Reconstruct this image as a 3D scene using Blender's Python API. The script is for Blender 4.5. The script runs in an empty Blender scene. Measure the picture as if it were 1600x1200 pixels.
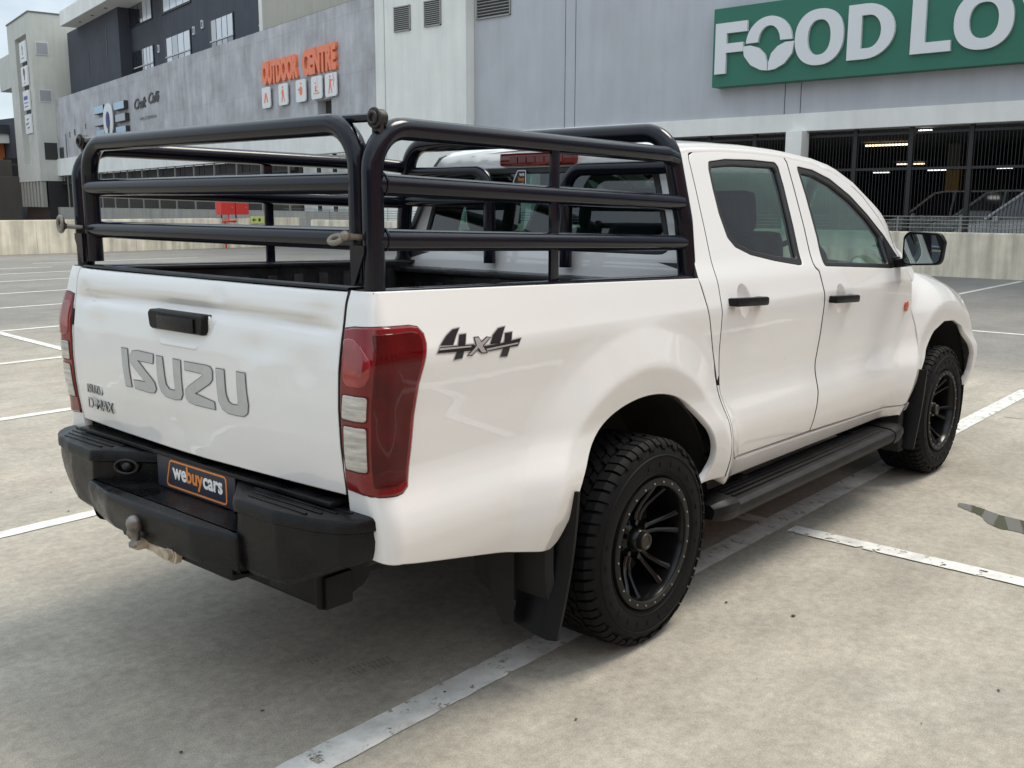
import bpy, bmesh, math, random
import numpy as np
from mathutils import Vector, Matrix
from mathutils.geometry import delaunay_2d_cdt
R = math.radians
random.seed(7)
scene = bpy.context.scene
COL = scene.collection

# ------------------------------------------------------------------ camera, sky, sun, exposure
cam_d = bpy.data.cameras.new('camera')
cam = bpy.data.objects.new('camera', cam_d)
COL.objects.link(cam)
cam_d.sensor_width = 36.0
cam_d.lens = 1565.08 / 1600 * 36.0
cam_d.clip_start = 0.05
cam_d.clip_end = 1000
YAW, PITCH, ROLL = 0.7192, -0.1781, 0.0024
_d = Vector((math.cos(PITCH) * math.cos(YAW), math.cos(PITCH) * math.sin(YAW), math.sin(PITCH)))
_r = _d.cross(Vector((0, 0, 1))).normalized()
_u = _r.cross(_d)
_r2 = math.cos(ROLL) * _r + math.sin(ROLL) * _u
_u2 = -math.sin(ROLL) * _r + math.cos(ROLL) * _u
M = Matrix.Identity(4)
for i in range(3):
    M[i][0] = _r2[i]; M[i][1] = _u2[i]; M[i][2] = -_d[i]
M[0][3], M[1][3], M[2][3] = -2.8842, -2.8219, 1.5607
cam.matrix_world = M
scene.camera = cam

SKY_LOW, SKY_HIGH = 0.72, 1.35      # an overcast sky is brighter overhead
SUN_EL, SUN_AZ = R(62), R(-22)      # azimuth measured from +X towards +Y
world = bpy.data.worlds.new('World')
scene.world = world
world.use_nodes = True
wn, wl = world.node_tree.nodes, world.node_tree.links
wn.clear()
sky = wn.new('ShaderNodeTexSky'); sky.sky_type = 'NISHITA'; sky.sun_disc = False
sky.sun_elevation = SUN_EL
sky.sun_rotation = R(90) - SUN_AZ
sky.altitude = 1200; sky.air_density = 1.0; sky.dust_density = 1.5; sky.ozone_density = 1.5
tc = wn.new('ShaderNodeTexCoord')
mp = wn.new('ShaderNodeMapping'); mp.inputs['Scale'].default_value = (1, 1, 2.2)
mp.inputs['Location'].default_value = (0.35, 0.2, 0.1)
nz = wn.new('ShaderNodeTexNoise'); nz.inputs['Scale'].default_value = 1.9
nz.inputs['Detail'].default_value = 7; nz.inputs['Roughness'].default_value = 0.55
ramp = wn.new('ShaderNodeValToRGB')
ramp.color_ramp.elements[0].position = 0.30; ramp.color_ramp.elements[1].position = 0.47
ramp.color_ramp.elements[0].color = (0.22, 0.22, 0.22, 1)
cl = wn.new('ShaderNodeValToRGB')      # shaded and bright parts of the cloud deck
cl.color_ramp.elements[0].position = 0.45; cl.color_ramp.elements[1].position = 0.75
cl.color_ramp.elements[0].color = (7.8, 8.8, 9.4, 1); cl.color_ramp.elements[1].color = (11.1, 11.8, 12.1, 1)
mix = wn.new('ShaderNodeMix'); mix.data_type = 'RGBA'
bg = wn.new('ShaderNodeBackground'); bg.inputs['Strength'].default_value = 0.1
wo = wn.new('ShaderNodeOutputWorld')
wl.new(tc.outputs['Generated'], mp.inputs['Vector']); wl.new(mp.outputs[0], nz.inputs['Vector'])
wl.new(nz.outputs['Fac'], ramp.inputs[0]); wl.new(nz.outputs['Fac'], cl.inputs[0])
dotn = wn.new('ShaderNodeVectorMath'); dotn.operation = 'DOT_PRODUCT'; dotn.inputs[1].default_value = (-.80, .50, .30)
wl.new(tc.outputs['Generated'], dotn.inputs[0])
clr = wn.new('ShaderNodeMapRange'); clr.inputs[1].default_value = .25; clr.inputs[2].default_value = .95; clr.inputs[3].default_value = 1.0; clr.inputs[4].default_value = .62
wl.new(dotn.outputs['Value'], clr.inputs[0])       # the cloud cover opens to blue behind the camera
cmul = wn.new('ShaderNodeMath'); cmul.operation = 'MULTIPLY'; wl.new(ramp.outputs[0], cmul.inputs[0]); wl.new(clr.outputs[0], cmul.inputs[1])
wl.new(cmul.outputs[0], mix.inputs[0]); wl.new(sky.outputs[0], mix.inputs[6]); wl.new(cl.outputs[0], mix.inputs[7])
sepw = wn.new('ShaderNodeSeparateXYZ'); wl.new(tc.outputs['Generated'], sepw.inputs[0])
elev = wn.new('ShaderNodeMapRange'); elev.inputs[1].default_value = 0.0; elev.inputs[2].default_value = 0.85; elev.inputs[3].default_value = SKY_LOW; elev.inputs[4].default_value = SKY_HIGH
wl.new(sepw.outputs['Z'], elev.inputs[0])
skm = wn.new('ShaderNodeVectorMath'); skm.operation = 'SCALE'; wl.new(mix.outputs[2], skm.inputs[0]); wl.new(elev.outputs[0], skm.inputs['Scale'])
wl.new(skm.outputs[0], bg.inputs['Color']); wl.new(bg.outputs[0], wo.inputs[0])

sun_d = bpy.data.lights.new('sun', 'SUN'); sun_d.energy = 2.2; sun_d.angle = R(24)
sun_d.color = (1.0, 0.915, 0.79)
sun = bpy.data.objects.new('sun', sun_d); COL.objects.link(sun)
sd = Vector((math.cos(SUN_EL) * math.cos(SUN_AZ), math.cos(SUN_EL) * math.sin(SUN_AZ), math.sin(SUN_EL)))
sun.rotation_euler = sd.to_track_quat('Z', 'Y').to_euler()
vs = scene.view_settings
vs.view_transform = 'Standard'; vs.look = 'None'; vs.exposure = 0.38; vs.gamma = 1.0; vs.use_curve_mapping = False
scene.cycles.max_bounces = 8
scene.cycles.transparent_max_bounces = 16

# ------------------------------------------------------------------ materials
def new_mat(name):
    m = bpy.data.materials.new(name); m.use_nodes = True
    return m, m.node_tree.nodes, m.node_tree.links, m.node_tree.nodes['Principled BSDF']

def pmat(name, col, rough=0.5, metal=0.0, coat=0.0, spec=0.5, var=0.0, vscale=8.0, bump=0.0, bscale=40.0, emit=None, rvar=0.0, stretch=(1, 1, 1)):
    m, n, l, b = new_mat(name)
    b.inputs['Base Color'].default_value = (*col, 1)
    b.inputs['Roughness'].default_value = rough
    b.inputs['Metallic'].default_value = metal
    b.inputs['Coat Weight'].default_value = coat
    b.inputs['Coat Roughness'].default_value = 0.04
    b.inputs['Specular IOR Level'].default_value = spec
    if emit:
        b.inputs['Emission Color'].default_value = (*emit[0], 1); b.inputs['Emission Strength'].default_value = emit[1]
    if var or bump or rvar:
        t = n.new('ShaderNodeTexCoord'); mpn = n.new('ShaderNodeMapping'); mpn.inputs['Scale'].default_value = stretch
        l.new(t.outputs['Object'], mpn.inputs['Vector'])
    if var or rvar:
        nz = n.new('ShaderNodeTexNoise'); nz.inputs['Scale'].default_value = vscale; nz.inputs['Detail'].default_value = 8; nz.inputs['Roughness'].default_value = 0.6
        l.new(mpn.outputs[0], nz.inputs['Vector'])
    if var:
        mr = n.new('ShaderNodeMapRange'); mr.inputs[1].default_value = 0.3; mr.inputs[2].default_value = 0.7
        mr.inputs[3].default_value = 1 - var; mr.inputs[4].default_value = 1 + var
        l.new(nz.outputs['Fac'], mr.inputs[0])
        mu = n.new('ShaderNodeVectorMath'); mu.operation = 'SCALE'; mu.inputs[0].default_value = col
        l.new(mr.outputs[0], mu.inputs['Scale']); l.new(mu.outputs[0], b.inputs['Base Color'])
    if rvar:
        mr2 = n.new('ShaderNodeMapRange'); mr2.inputs[1].default_value = 0.3; mr2.inputs[2].default_value = 0.7
        mr2.inputs[3].default_value = max(0.02, rough - rvar); mr2.inputs[4].default_value = rough + rvar
        l.new(nz.outputs['Fac'], mr2.inputs[0]); l.new(mr2.outputs[0], b.inputs['Roughness'])
    if bump:
        nb = n.new('ShaderNodeTexNoise'); nb.inputs['Scale'].default_value = bscale; nb.inputs['Detail'].default_value = 5
        l.new(mpn.outputs[0], nb.inputs['Vector'])
        bp = n.new('ShaderNodeBump'); bp.inputs['Strength'].default_value = bump; bp.inputs['Distance'].default_value = 0.01
        l.new(nb.outputs['Fac'], bp.inputs['Height']); l.new(bp.outputs[0], b.inputs['Normal'])
    return m

def paint_mat(name, wav=0.0, wscale=5.0):
    m, n, l, b = new_mat(name)
    b.inputs['Base Color'].default_value = (0.76, 0.758, 0.75, 1)
    b.inputs['Roughness'].default_value = 0.45; b.inputs['Specular IOR Level'].default_value = 0.4
    b.inputs['Coat Weight'].default_value = 1.0; b.inputs['Coat Roughness'].default_value = 0.02; b.inputs['Coat IOR'].default_value = 1.75
    t = n.new('ShaderNodeTexCoord')
    # faint road dirt, stronger low on the body
    sep = n.new('ShaderNodeSeparateXYZ'); geo = n.new('ShaderNodeNewGeometry'); l.new(geo.outputs['Position'], sep.inputs[0])
    nz = n.new('ShaderNodeTexNoise'); nz.inputs['Scale'].default_value = 9; nz.inputs['Detail'].default_value = 9; l.new(t.outputs['Object'], nz.inputs['Vector'])
    mr = n.new('ShaderNodeMapRange'); mr.inputs[1].default_value = 0.75; mr.inputs[2].default_value = 0.45; mr.inputs[3].default_value = 0.0; mr.inputs[4].default_value = 0.35
    l.new(sep.outputs['Z'], mr.inputs[0])
    mm = n.new('ShaderNodeMath'); mm.operation = 'MULTIPLY'; l.new(mr.outputs[0], mm.inputs[0]); l.new(nz.outputs['Fac'], mm.inputs[1])
    mx = n.new('ShaderNodeMix'); mx.data_type = 'RGBA'; mx.inputs[6].default_value = (0.76, 0.758, 0.75, 1); mx.inputs[7].default_value = (0.42, 0.36, 0.29, 1)
    l.new(mm.outputs[0], mx.inputs[0])
    # stone chips and small scuffs
    nc = n.new('ShaderNodeTexNoise'); nc.inputs['Scale'].default_value = 42; nc.inputs['Detail'].default_value = 3; nc.inputs['Roughness'].default_value = .6; l.new(t.outputs['Object'], nc.inputs['Vector'])
    nk = n.new('ShaderNodeTexNoise'); nk.inputs['Scale'].default_value = 3.1; l.new(t.outputs['Object'], nk.inputs['Vector'])
    ad = n.new('ShaderNodeMath'); ad.operation = 'ADD'; l.new(nc.outputs['Fac'], ad.inputs[0]); l.new(nk.outputs['Fac'], ad.inputs[1])
    ch = n.new('ShaderNodeMapRange'); ch.inputs[1].default_value = 1.52; ch.inputs[2].default_value = 1.53; ch.inputs[3].default_value = 0; ch.inputs[4].default_value = .75; l.new(ad.outputs[0], ch.inputs[0])
    m3 = n.new('ShaderNodeMix'); m3.data_type = 'RGBA'; m3.inputs[7].default_value = (.16, .12, .09, 1); l.new(ch.outputs[0], m3.inputs[0]); l.new(mx.outputs[2], m3.inputs[6]); l.new(m3.outputs[2], b.inputs['Base Color'])
    nb = n.new('ShaderNodeTexNoise'); nb.inputs['Scale'].default_value = wscale; nb.inputs['Detail'].default_value = 2; l.new(t.outputs['Object'], nb.inputs['Vector'])
    bp = n.new('ShaderNodeBump'); bp.inputs['Strength'].default_value = max(wav, 0.012); bp.inputs['Distance'].default_value = 0.03
    l.new(nb.outputs['Fac'], bp.inputs['Height']); l.new(bp.outputs[0], b.inputs['Normal']); l.new(bp.outputs[0], b.inputs['Coat Normal'])
    return m

def glass_mat(name, tint, rough=0.0, refl=1.0):
    m = bpy.data.materials.new(name); m.use_nodes = True
    n, l = m.node_tree.nodes, m.node_tree.links; n.clear()
    o = n.new('ShaderNodeOutputMaterial'); tr = n.new('ShaderNodeBsdfTransparent'); tr.inputs[0].default_value = (*tint, 1)
    gl = n.new('ShaderNodeBsdfGlossy'); gl.inputs['Roughness'].default_value = rough; gl.inputs['Color'].default_value = (refl, refl, refl, 1)
    lw = n.new('ShaderNodeLayerWeight'); lw.inputs[0].default_value = 0.5     # same on both faces of the pane
    pw = n.new('ShaderNodeMath'); pw.operation = 'POWER'; pw.inputs[1].default_value = 4.0; l.new(lw.outputs['Facing'], pw.inputs[0])
    fr = n.new('ShaderNodeMapRange'); fr.inputs[3].default_value = 0.075; fr.inputs[4].default_value = 1.0; l.new(pw.outputs[0], fr.inputs[0])
    mx = n.new('ShaderNodeMixShader'); l.new(fr.outputs[0], mx.inputs[0]); l.new(tr.outputs[0], mx.inputs[1]); l.new(gl.outputs[0], mx.inputs[2])
    l.new(mx.outputs[0], o.inputs[0])
    return m

def concrete_mat(name, col, var=0.12, joints=None, streak=0.1, rough=0.85, scale=1.0):
    """concrete or plaster: blotches, vertical water streaks, panel joints every joints=(w,h) metres (object xz)"""
    m, n, l, b = new_mat(name)
    b.inputs['Roughness'].default_value = rough
    t = n.new('ShaderNodeTexCoord')
    n1 = n.new('ShaderNodeTexNoise'); n1.inputs['Scale'].default_value = 0.7 * scale; n1.inputs['Detail'].default_value = 10; n1.inputs['Roughness'].default_value = 0.62
    l.new(t.outputs['Object'], n1.inputs['Vector'])
    mp = n.new('ShaderNodeMapping'); mp.inputs['Scale'].default_value = (2.2 * scale, 2.2 * scale, 0.22 * scale); l.new(t.outputs['Object'], mp.inputs['Vector'])
    n2 = n.new('ShaderNodeTexNoise'); n2.inputs['Scale'].default_value = 1.6; n2.inputs['Detail'].default_value = 6; l.new(mp.outputs[0], n2.inputs['Vector'])
    a = n.new('ShaderNodeMapRange'); a.inputs[1].default_value = 0.3; a.inputs[2].default_value = 0.7; a.inputs[3].default_value = 1 - var; a.inputs[4].default_value = 1 + var
    l.new(n1.outputs['Fac'], a.inputs[0])
    c = n.new('ShaderNodeMapRange'); c.inputs[1].default_value = 0.35; c.inputs[2].default_value = 0.7; c.inputs[3].default_value = 1 + streak; c.inputs[4].default_value = 1 - streak
    l.new(n2.outputs['Fac'], c.inputs[0])
    mu = n.new('ShaderNodeMath'); mu.operation = 'MULTIPLY'; l.new(a.outputs[0], mu.inputs[0]); l.new(c.outputs[0], mu.inputs[1])
    last = mu
    if joints:
        sep = n.new('ShaderNodeSeparateXYZ'); l.new(t.outputs['Object'], sep.inputs[0])
        cmb = n.new('ShaderNodeCombineXYZ'); ad = n.new('ShaderNodeMath'); ad.operation = 'ADD'
        l.new(sep.outputs['X'], ad.inputs[0]); l.new(sep.outputs['Y'], ad.inputs[1])
        l.new(ad.outputs[0], cmb.inputs[0]); l.new(sep.outputs['Z'], cmb.inputs[1])
        bt = n.new('ShaderNodeTexBrick'); bt.offset = 0.5
        bt.inputs['Scale'].default_value = 1.0; bt.inputs['Brick Width'].default_value = joints[0]; bt.inputs['Row Height'].default_value = joints[1]
        bt.inputs['Mortar Size'].default_value = 0.018; bt.inputs['Mortar Smooth'].default_value = 0.3
        bt.inputs['Color1'].default_value = (1, 1, 1, 1); bt.inputs['Color2'].default_value = (0.97, 0.97, 0.97, 1); bt.inputs['Mortar'].default_value = (0.88, 0.88, 0.88, 1)
        l.new(cmb.outputs[0], bt.inputs['Vector'])
        m2 = n.new('ShaderNodeMath'); m2.operation = 'MULTIPLY'; l.new(mu.outputs[0], m2.inputs[0]); l.new(bt.outputs['Color'], m2.inputs[1]); last = m2
    vm = n.new('ShaderNodeVectorMath'); vm.operation = 'SCALE'; vm.inputs[0].default_value = col
    l.new(last.outputs[0], vm.inputs['Scale']); l.new(vm.outputs[0], b.inputs['Base Color'])
    nb = n.new('ShaderNodeTexNoise'); nb.inputs['Scale'].default_value = 18; nb.inputs['Detail'].default_value = 6; l.new(t.outputs['Object'], nb.inputs['Vector'])
    bp = n.new('ShaderNodeBump'); bp.inputs['Strength'].default_value = 0.25; bp.inputs['Distance'].default_value = 0.01
    l.new(nb.outputs['Fac'], bp.inputs['Height']); l.new(bp.outputs[0], b.inputs['Normal'])
    return m

MP = {}
MP['paint'] = paint_mat('white_paint')
MP['paint_dent'] = paint_mat('white_paint_dented', 0.17, 3.6)
MP['plastic'] = pmat('black_plastic', (0.006, 0.006, 0.007), 0.40, spec=.20, bump=0.12, bscale=260, rvar=0.12, vscale=6)
MP['plastic_worn'] = pmat('worn_black_plastic', (0.007, 0.007, 0.008), 0.32, spec=.22, var=0.6, vscale=11, rvar=0.16, bump=0.1, bscale=180)
MP['step'] = pmat('dusty_step_plastic', (0.010, 0.010, 0.0105), 0.5, spec=.2, var=0.6, vscale=14, bump=0.1, bscale=120)
MP['tube'] = pmat('black_tube_enamel', (0.005, 0.006, 0.012), 0.15, spec=0.36, bump=0.02, bscale=22, rvar=0.05, vscale=14)
MP['steel_pale'] = pmat('weathered_bolt', (0.24, 0.215, 0.18), 0.5, metal=0.5)
MP['rubber'] = pmat('tyre_rubber', (0.005, 0.005, 0.0057), 0.66, spec=.16, bump=0.12, bscale=60, var=0.3, vscale=5)
MP['seal_and_gap_shade'] = pmat('black_rubber_and_gap_shade', (0.012, 0.012, 0.013), 0.45)
MP['rim'] = pmat('gloss_black_rim', (0.0045, 0.0045, 0.005), 0.2, spec=0.32)
MP['rim_matt'] = pmat('satin_black_ring', (0.008, 0.008, 0.008), 0.5, spec=.25)
MP['bolt'] = pmat('silver_bolt', (0.42, 0.42, 0.42), 0.35, metal=0.9)
MP['cap'] = pmat('bronze_hub_cap', (0.035, 0.031, 0.024), 0.45, metal=0.5)
MP['dark'] = pmat('underbody_black', (0.012, 0.011, 0.011), 0.8, var=0.3, vscale=5)
MP['liner'] = pmat('bed_liner', (0.018, 0.018, 0.02), 0.35, var=0.5, vscale=10, rvar=0.15, bump=0.2, bscale=30)
MP['red'] = pmat('red_lens', (0.19, 0.004, 0.006), 0.10, coat=0.6, spec=0.3, var=0.35, vscale=6, stretch=(1, 1, 1))
MP['dark_red'] = pmat('dark_red_lens', (0.070, 0.0012, 0.002), 0.04, coat=0.12, spec=0.3, var=0.5, vscale=7)
MP['clear'] = pmat('clear_lens', (0.46, 0.45, 0.41), 0.15, coat=0.8, var=0.4, vscale=30, stretch=(0.4, 0.4, 3))
MP['orange'] = pmat('orange_marker', (0.55, 0.08, 0.02), 0.2, coat=1.0)
MP['decal_grey'] = pmat('grey_decal', (0.44, 0.45, 0.44), 0.4, var=0.06, vscale=30)
MP['decal_line'] = pmat('dark_decal_outline', (0.10, 0.10, 0.10), 0.4)
MP['decal_black'] = pmat('black_decal', (0.012, 0.012, 0.016), 0.3)
MP['decal_silver'] = pmat('silver_decal', (0.42, 0.40, 0.40), 0.35, metal=0.3)
MP['plate'] = pmat('navy_plate', (0.012, 0.014, 0.032), 0.35)
MP['white_ink'] = pmat('white_ink', (0.8, 0.8, 0.8), 0.5)
MP['orange_ink'] = pmat('orange_ink', (0.72, 0.25, 0.06), 0.5)
MP['steel'] = pmat('dull_steel', (0.22, 0.2, 0.18), 0.42, metal=0.8, var=0.3, vscale=30)
MP['bare'] = pmat('scuffed_beige_metal', (0.44, 0.37, 0.28), 0.5, metal=0.2, var=0.4, vscale=40)
MP['lug'] = pmat('rusty_lug', (0.016, 0.013, 0.012), 0.5, var=0.5, vscale=40, bump=0.2, bscale=90)
MP['mirror'] = pmat('mirror_glass', (0.42, 0.50, 0.50), 0.02, metal=1.0)
MP['glass'] = glass_mat('green_tinted_glass', (0.36, 0.50, 0.44))
MP['glass_rear'] = glass_mat('rear_tinted_glass', (0.36, 0.47, 0.46))
MP['seat'] = pmat('grey_seat_fabric', (0.05, 0.05, 0.053), 0.85, bump=0.2, bscale=200)
MP['trim'] = pmat('grey_cabin_trim', (0.045, 0.045, 0.045), 0.7)
MP['dash'] = pmat('dark_dashboard', (0.03, 0.03, 0.03), 0.6)
MP['galv'] = pmat('galvanised_steel', (0.22, 0.22, 0.21), 0.5, metal=0.5, var=0.2, vscale=4)

# ------------------------------------------------------------------ mesh helpers
def tag(o, label=None, cat=None, group=None, kind=None):
    if label: o['label'] = label
    if cat: o['category'] = cat
    if group: o['group'] = group
    if kind: o['kind'] = kind
    return o

def empty(name, loc=(0, 0, 0), label=None, cat=None, group=None, rz=0):
    o = bpy.data.objects.new(name, None); COL.objects.link(o); o.location = loc; o.rotation_euler = (0, 0, rz)
    o.empty_display_size = 0.3
    return tag(o, label, cat, group)

def mesh_obj(name, verts, faces, mats, parent=None, smooth=False, midx=None, normals=None, sharp=None):
    me = bpy.data.meshes.new(name)
    me.from_pydata([tuple(v) for v in verts], [], [tuple(f) for f in faces])
    if not isinstance(mats, (list, tuple)): mats = [mats]
    for m in mats: me.materials.append(m)
    if midx is not None: me.polygons.foreach_set('material_index', midx)
    if smooth or normals is not None: me.polygons.foreach_set('use_smooth', [True] * len(me.polygons))
    me.update()
    if normals is not None: me.normals_split_custom_set_from_vertices([tuple(x) for x in normals])
    elif sharp is not None: me.set_sharp_from_angle(angle=R(sharp))
    o = bpy.data.objects.new(name, me); COL.objects.link(o)
    if parent is not None: o.parent = parent
    return o

class MB:
    def __init__(s): s.v, s.f, s.m = [], [], []
    def add(s, v, f, m=0):
        k = len(s.v); s.v += [tuple(x) for x in v]; s.f += [tuple(i + k for i in q) for q in f]; s.m += [m] * len(f); return s
    def box(s, c, d, rot=None, m=0, bev=0.0):
        bm = bmesh.new(); bmesh.ops.create_cube(bm, size=1)
        for v in bm.verts: v.co = Vector((v.co.x * d[0], v.co.y * d[1], v.co.z * d[2]))
        if bev: bmesh.ops.bevel(bm, geom=bm.edges[:], offset=bev, segments=2, affect='EDGES', profile=0.6)
        Rm = rot if rot is not None else Matrix.Identity(3)
        c = Vector(c); bm.verts.index_update()
        s.add([Rm @ v.co + c for v in bm.verts], [[v.index for v in f.verts] for f in bm.faces], m); bm.free(); return s
    def bbox(s, a, b, m=0, bev=0.0):
        return s.box([(a[i] + b[i]) / 2 for i in range(3)], [abs(b[i] - a[i]) for i in range(3)], None, m, bev)
    def tube(s, pts, r, n=14, m=0, closed=False, cap=True, flat=None):
        pts = [Vector(p) for p in pts]; N = len(pts); rings = []
        prev = None
        for i, p in enumerate(pts):
            if closed: t = (pts[(i + 1) % N] - pts[i - 1])
            else: t = pts[min(i + 1, N - 1)] - pts[max(i - 1, 0)]
            t.normalize()
            if prev is None:
                a = Vector((0, 0, 1)) if abs(t.z) < 0.9 else Vector((1, 0, 0))
                x = a.cross(t).normalized()
            else: x = (prev - t * prev.dot(t)).normalized()
            prev = x; y = t.cross(x)
            rr = r[i] if isinstance(r, (list, tuple)) else r
            fy = flat if flat else 1.0
            rings.append([p + x * (rr * math.cos(2 * math.pi * k / n)) + y * (rr * fy * math.sin(2 * math.pi * k / n)) for k in range(n)])
        v = [q for rg in rings for q in rg]; f = []
        L = N if closed else N - 1
        for i in range(L):
            for k in range(n):
                a = i * n + k; b = i * n + (k + 1) % n; c = ((i + 1) % N) * n + (k + 1) % n; d = ((i + 1) % N) * n + k
                f.append((a, b, c, d))
        if cap and not closed: f.append(tuple(range(n))[::-1]); f.append(tuple((N - 1) * n + k for k in range(n)))
        return s.add(v, f, m)
    def cyl(s, a, b, r, n=20, m=0): return s.tube([a, b], r, n, m)
    def sphere(s, c, r, m=0, n=16, sc=(1, 1, 1)):
        v, f = [], []; h = n // 2
        for i in range(h + 1):
            th = math.pi * i / h
            for k in range(n):
                ph = 2 * math.pi * k / n
                v.append((c[0] + sc[0] * r * math.sin(th) * math.cos(ph), c[1] + sc[1] * r * math.sin(th) * math.sin(ph), c[2] + sc[2] * r * math.cos(th)))
        for i in range(h):
            for k in range(n): f.append((i * n + k, (i + 1) * n + k, (i + 1) * n + (k + 1) % n, i * n + (k + 1) % n))
        return s.add(v, f, m)
    def lathe(s, prof, c, axis='Y', n=64, m=0):
        """prof: list of (radius, offset along axis)"""
        v, f = [], []
        for (r, a) in prof:
            for k in range(n):
                t = 2 * math.pi * k / n
                if axis == 'Y': v.append((c[0] + r * math.cos(t), c[1] + a, c[2] + r * math.sin(t)))
                elif axis == 'Z': v.append((c[0] + r * math.cos(t), c[1] + r * math.sin(t), c[2] + a))
                else: v.append((c[0] + a, c[1] + r * math.cos(t), c[2] + r * math.sin(t)))
        for i in range(len(prof) - 1):
            for k in range(n): f.append((i * n + k, i * n + (k + 1) % n, (i + 1) * n + (k + 1) % n, (i + 1) * n + k))
        return s.add(v, f, m)
    def rings(s, rr, m=0, cap=True):
        n = len(rr[0]); v = [p for q in rr for p in q]; f = []
        for i in range(len(rr) - 1):
            for k in range(n): f.append((i * n + k, i * n + (k + 1) % n, (i + 1) * n + (k + 1) % n, (i + 1) * n + k))
        if cap: f.append(tuple(range(n))[::-1]); f.append(tuple((len(rr) - 1) * n + k for k in range(n)))
        return s.add(v, f, m)
    def build(s, name, mats, parent=None, smooth=False, sharp=35):
        o = mesh_obj(name, s.v, s.f, mats, parent, smooth=smooth, midx=s.m, sharp=sharp if smooth else None)
        bm = bmesh.new(); bm.from_mesh(o.data); bmesh.ops.recalc_face_normals(bm, faces=bm.faces[:]); bm.to_mesh(o.data); bm.free()
        if smooth: o.data.set_sharp_from_angle(angle=R(sharp))
        return o

def fillet(pts, r, n=8):
    """round the corners of an open 3d polyline"""
    P = [Vector(p) for p in pts]; out = [P[0]]
    for i in range(1, len(P) - 1):
        a = (P[i - 1] - P[i]); b = (P[i + 1] - P[i]); la, lb = a.length, b.length; a.normalize(); b.normalize()
        rr = r[i - 1] if isinstance(r, (list, tuple)) else r
        ang = a.angle(b); d = min(rr / math.tan(ang / 2), la * 0.49, lb * 0.49)
        if d < 1e-4 or ang > 3.1: out.append(P[i]); continue
        p0 = P[i] + a * d; p1 = P[i] + b * d
        bis = (a + b).normalized(); rad = d * math.tan(ang / 2); cen = P[i] + bis * (rad / math.sin(ang / 2))
        v0 = p0 - cen; v1 = p1 - cen; tot = v0.angle(v1)
        for k in range(n + 1):
            t = k / n
            out.append(cen + (v0 * math.sin((1 - t) * tot) + v1 * math.sin(t * tot)) / math.sin(tot))
    out.append(P[-1]); return out

def smooth_poly(pts, rounds=2, keep=()):
    """Chaikin corner cutting of a closed 2d polygon"""
    P = [tuple(p) for p in pts]
    for _ in range(rounds):
        Q = []
        for i in range(len(P)):
            a, b = P[i], P[(i + 1) % len(P)]
            Q.append((a[0] * .75 + b[0] * .25, a[1] * .75 + b[1] * .25)); Q.append((a[0] * .25 + b[0] * .75, a[1] * .25 + b[1] * .75))
        P = Q
    return P

def round_poly(pts, r, n=5):
    """round the corners of a closed 2d polygon; r scalar or per vertex"""
    out = []; N = len(pts)
    for i in range(N):
        p = Vector(pts[i]); a = Vector(pts[i - 1]) - p; b = Vector(pts[(i + 1) % N]) - p
        la, lb = a.length, b.length; a.normalize(); b.normalize()
        rr = r[i] if isinstance(r, (list, tuple)) else r
        cosv = max(-1, min(1, a.dot(b))); ang = math.acos(cosv)
        if rr <= 0 or ang > 3.05: out.append(tuple(p)); continue
        d = min(rr / math.tan(ang / 2), la * 0.48, lb * 0.48); p0 = p + a * d; p1 = p + b * d
        for k in range(n + 1):
            t = k / n; q = p0 * (1 - t) ** 2 + p * 2 * t * (1 - t) + p1 * t ** 2; out.append(tuple(q))
    return out

def area2(P): return sum(P[i][0] * P[(i + 1) % len(P)][1] - P[(i + 1) % len(P)][0] * P[i][1] for i in range(len(P))) / 2

def resample(P, sp, jit=True):
    out = []
    for i in range(len(P)):
        a, b = np.array(P[i], float), np.array(P[(i + 1) % len(P)], float); L = np.linalg.norm(b - a)
        if L < 1e-5: continue
        k = max(1, int(math.ceil(L / sp)))
        for j in range(k): out.append(a + (b - a) * j / k)
    # drop near duplicates
    res = []
    for p in out:
        if not res or np.linalg.norm(p - res[-1]) > 1.2e-3: res.append(p)
    while len(res) > 3 and np.linalg.norm(res[0] - res[-1]) < 1.2e-3: res.pop()
    return np.array(res)

def offset_ring(P, e):
    """inset a closed ccw ring by e (positive = inwards)"""
    n = len(P); out = np.empty_like(P); nn = np.empty_like(P)
    for i in range(n):
        a = P[i] - P[i - 1]; b = P[(i + 1) % n] - P[i]
        na = np.array([-a[1], a[0]]) / max(np.linalg.norm(a), 1e-9); nb = np.array([-b[1], b[0]]) / max(np.linalg.norm(b), 1e-9)
        s = na + nb; L = np.linalg.norm(s)
        if L < 0.3: s = na; L = 1; k = 1
        else: s = s / L; k = 1 / max(0.5, s @ na)
        out[i] = P[i] + s * e * k; nn[i] = s
    return out, nn

def in_poly(X, P):
    x, y = X[:, 0], X[:, 1]; c = np.zeros(len(X), bool); j = len(P) - 1
    for i in range(len(P)):
        xi, yi = P[i]; xj, yj = P[j]
        if yi != yj:
            c ^= ((yi > y) != (yj > y)) & (x < (xj - xi) * (y - yi) / (yj - yi) + xi)
        j = i
    return c

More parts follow.
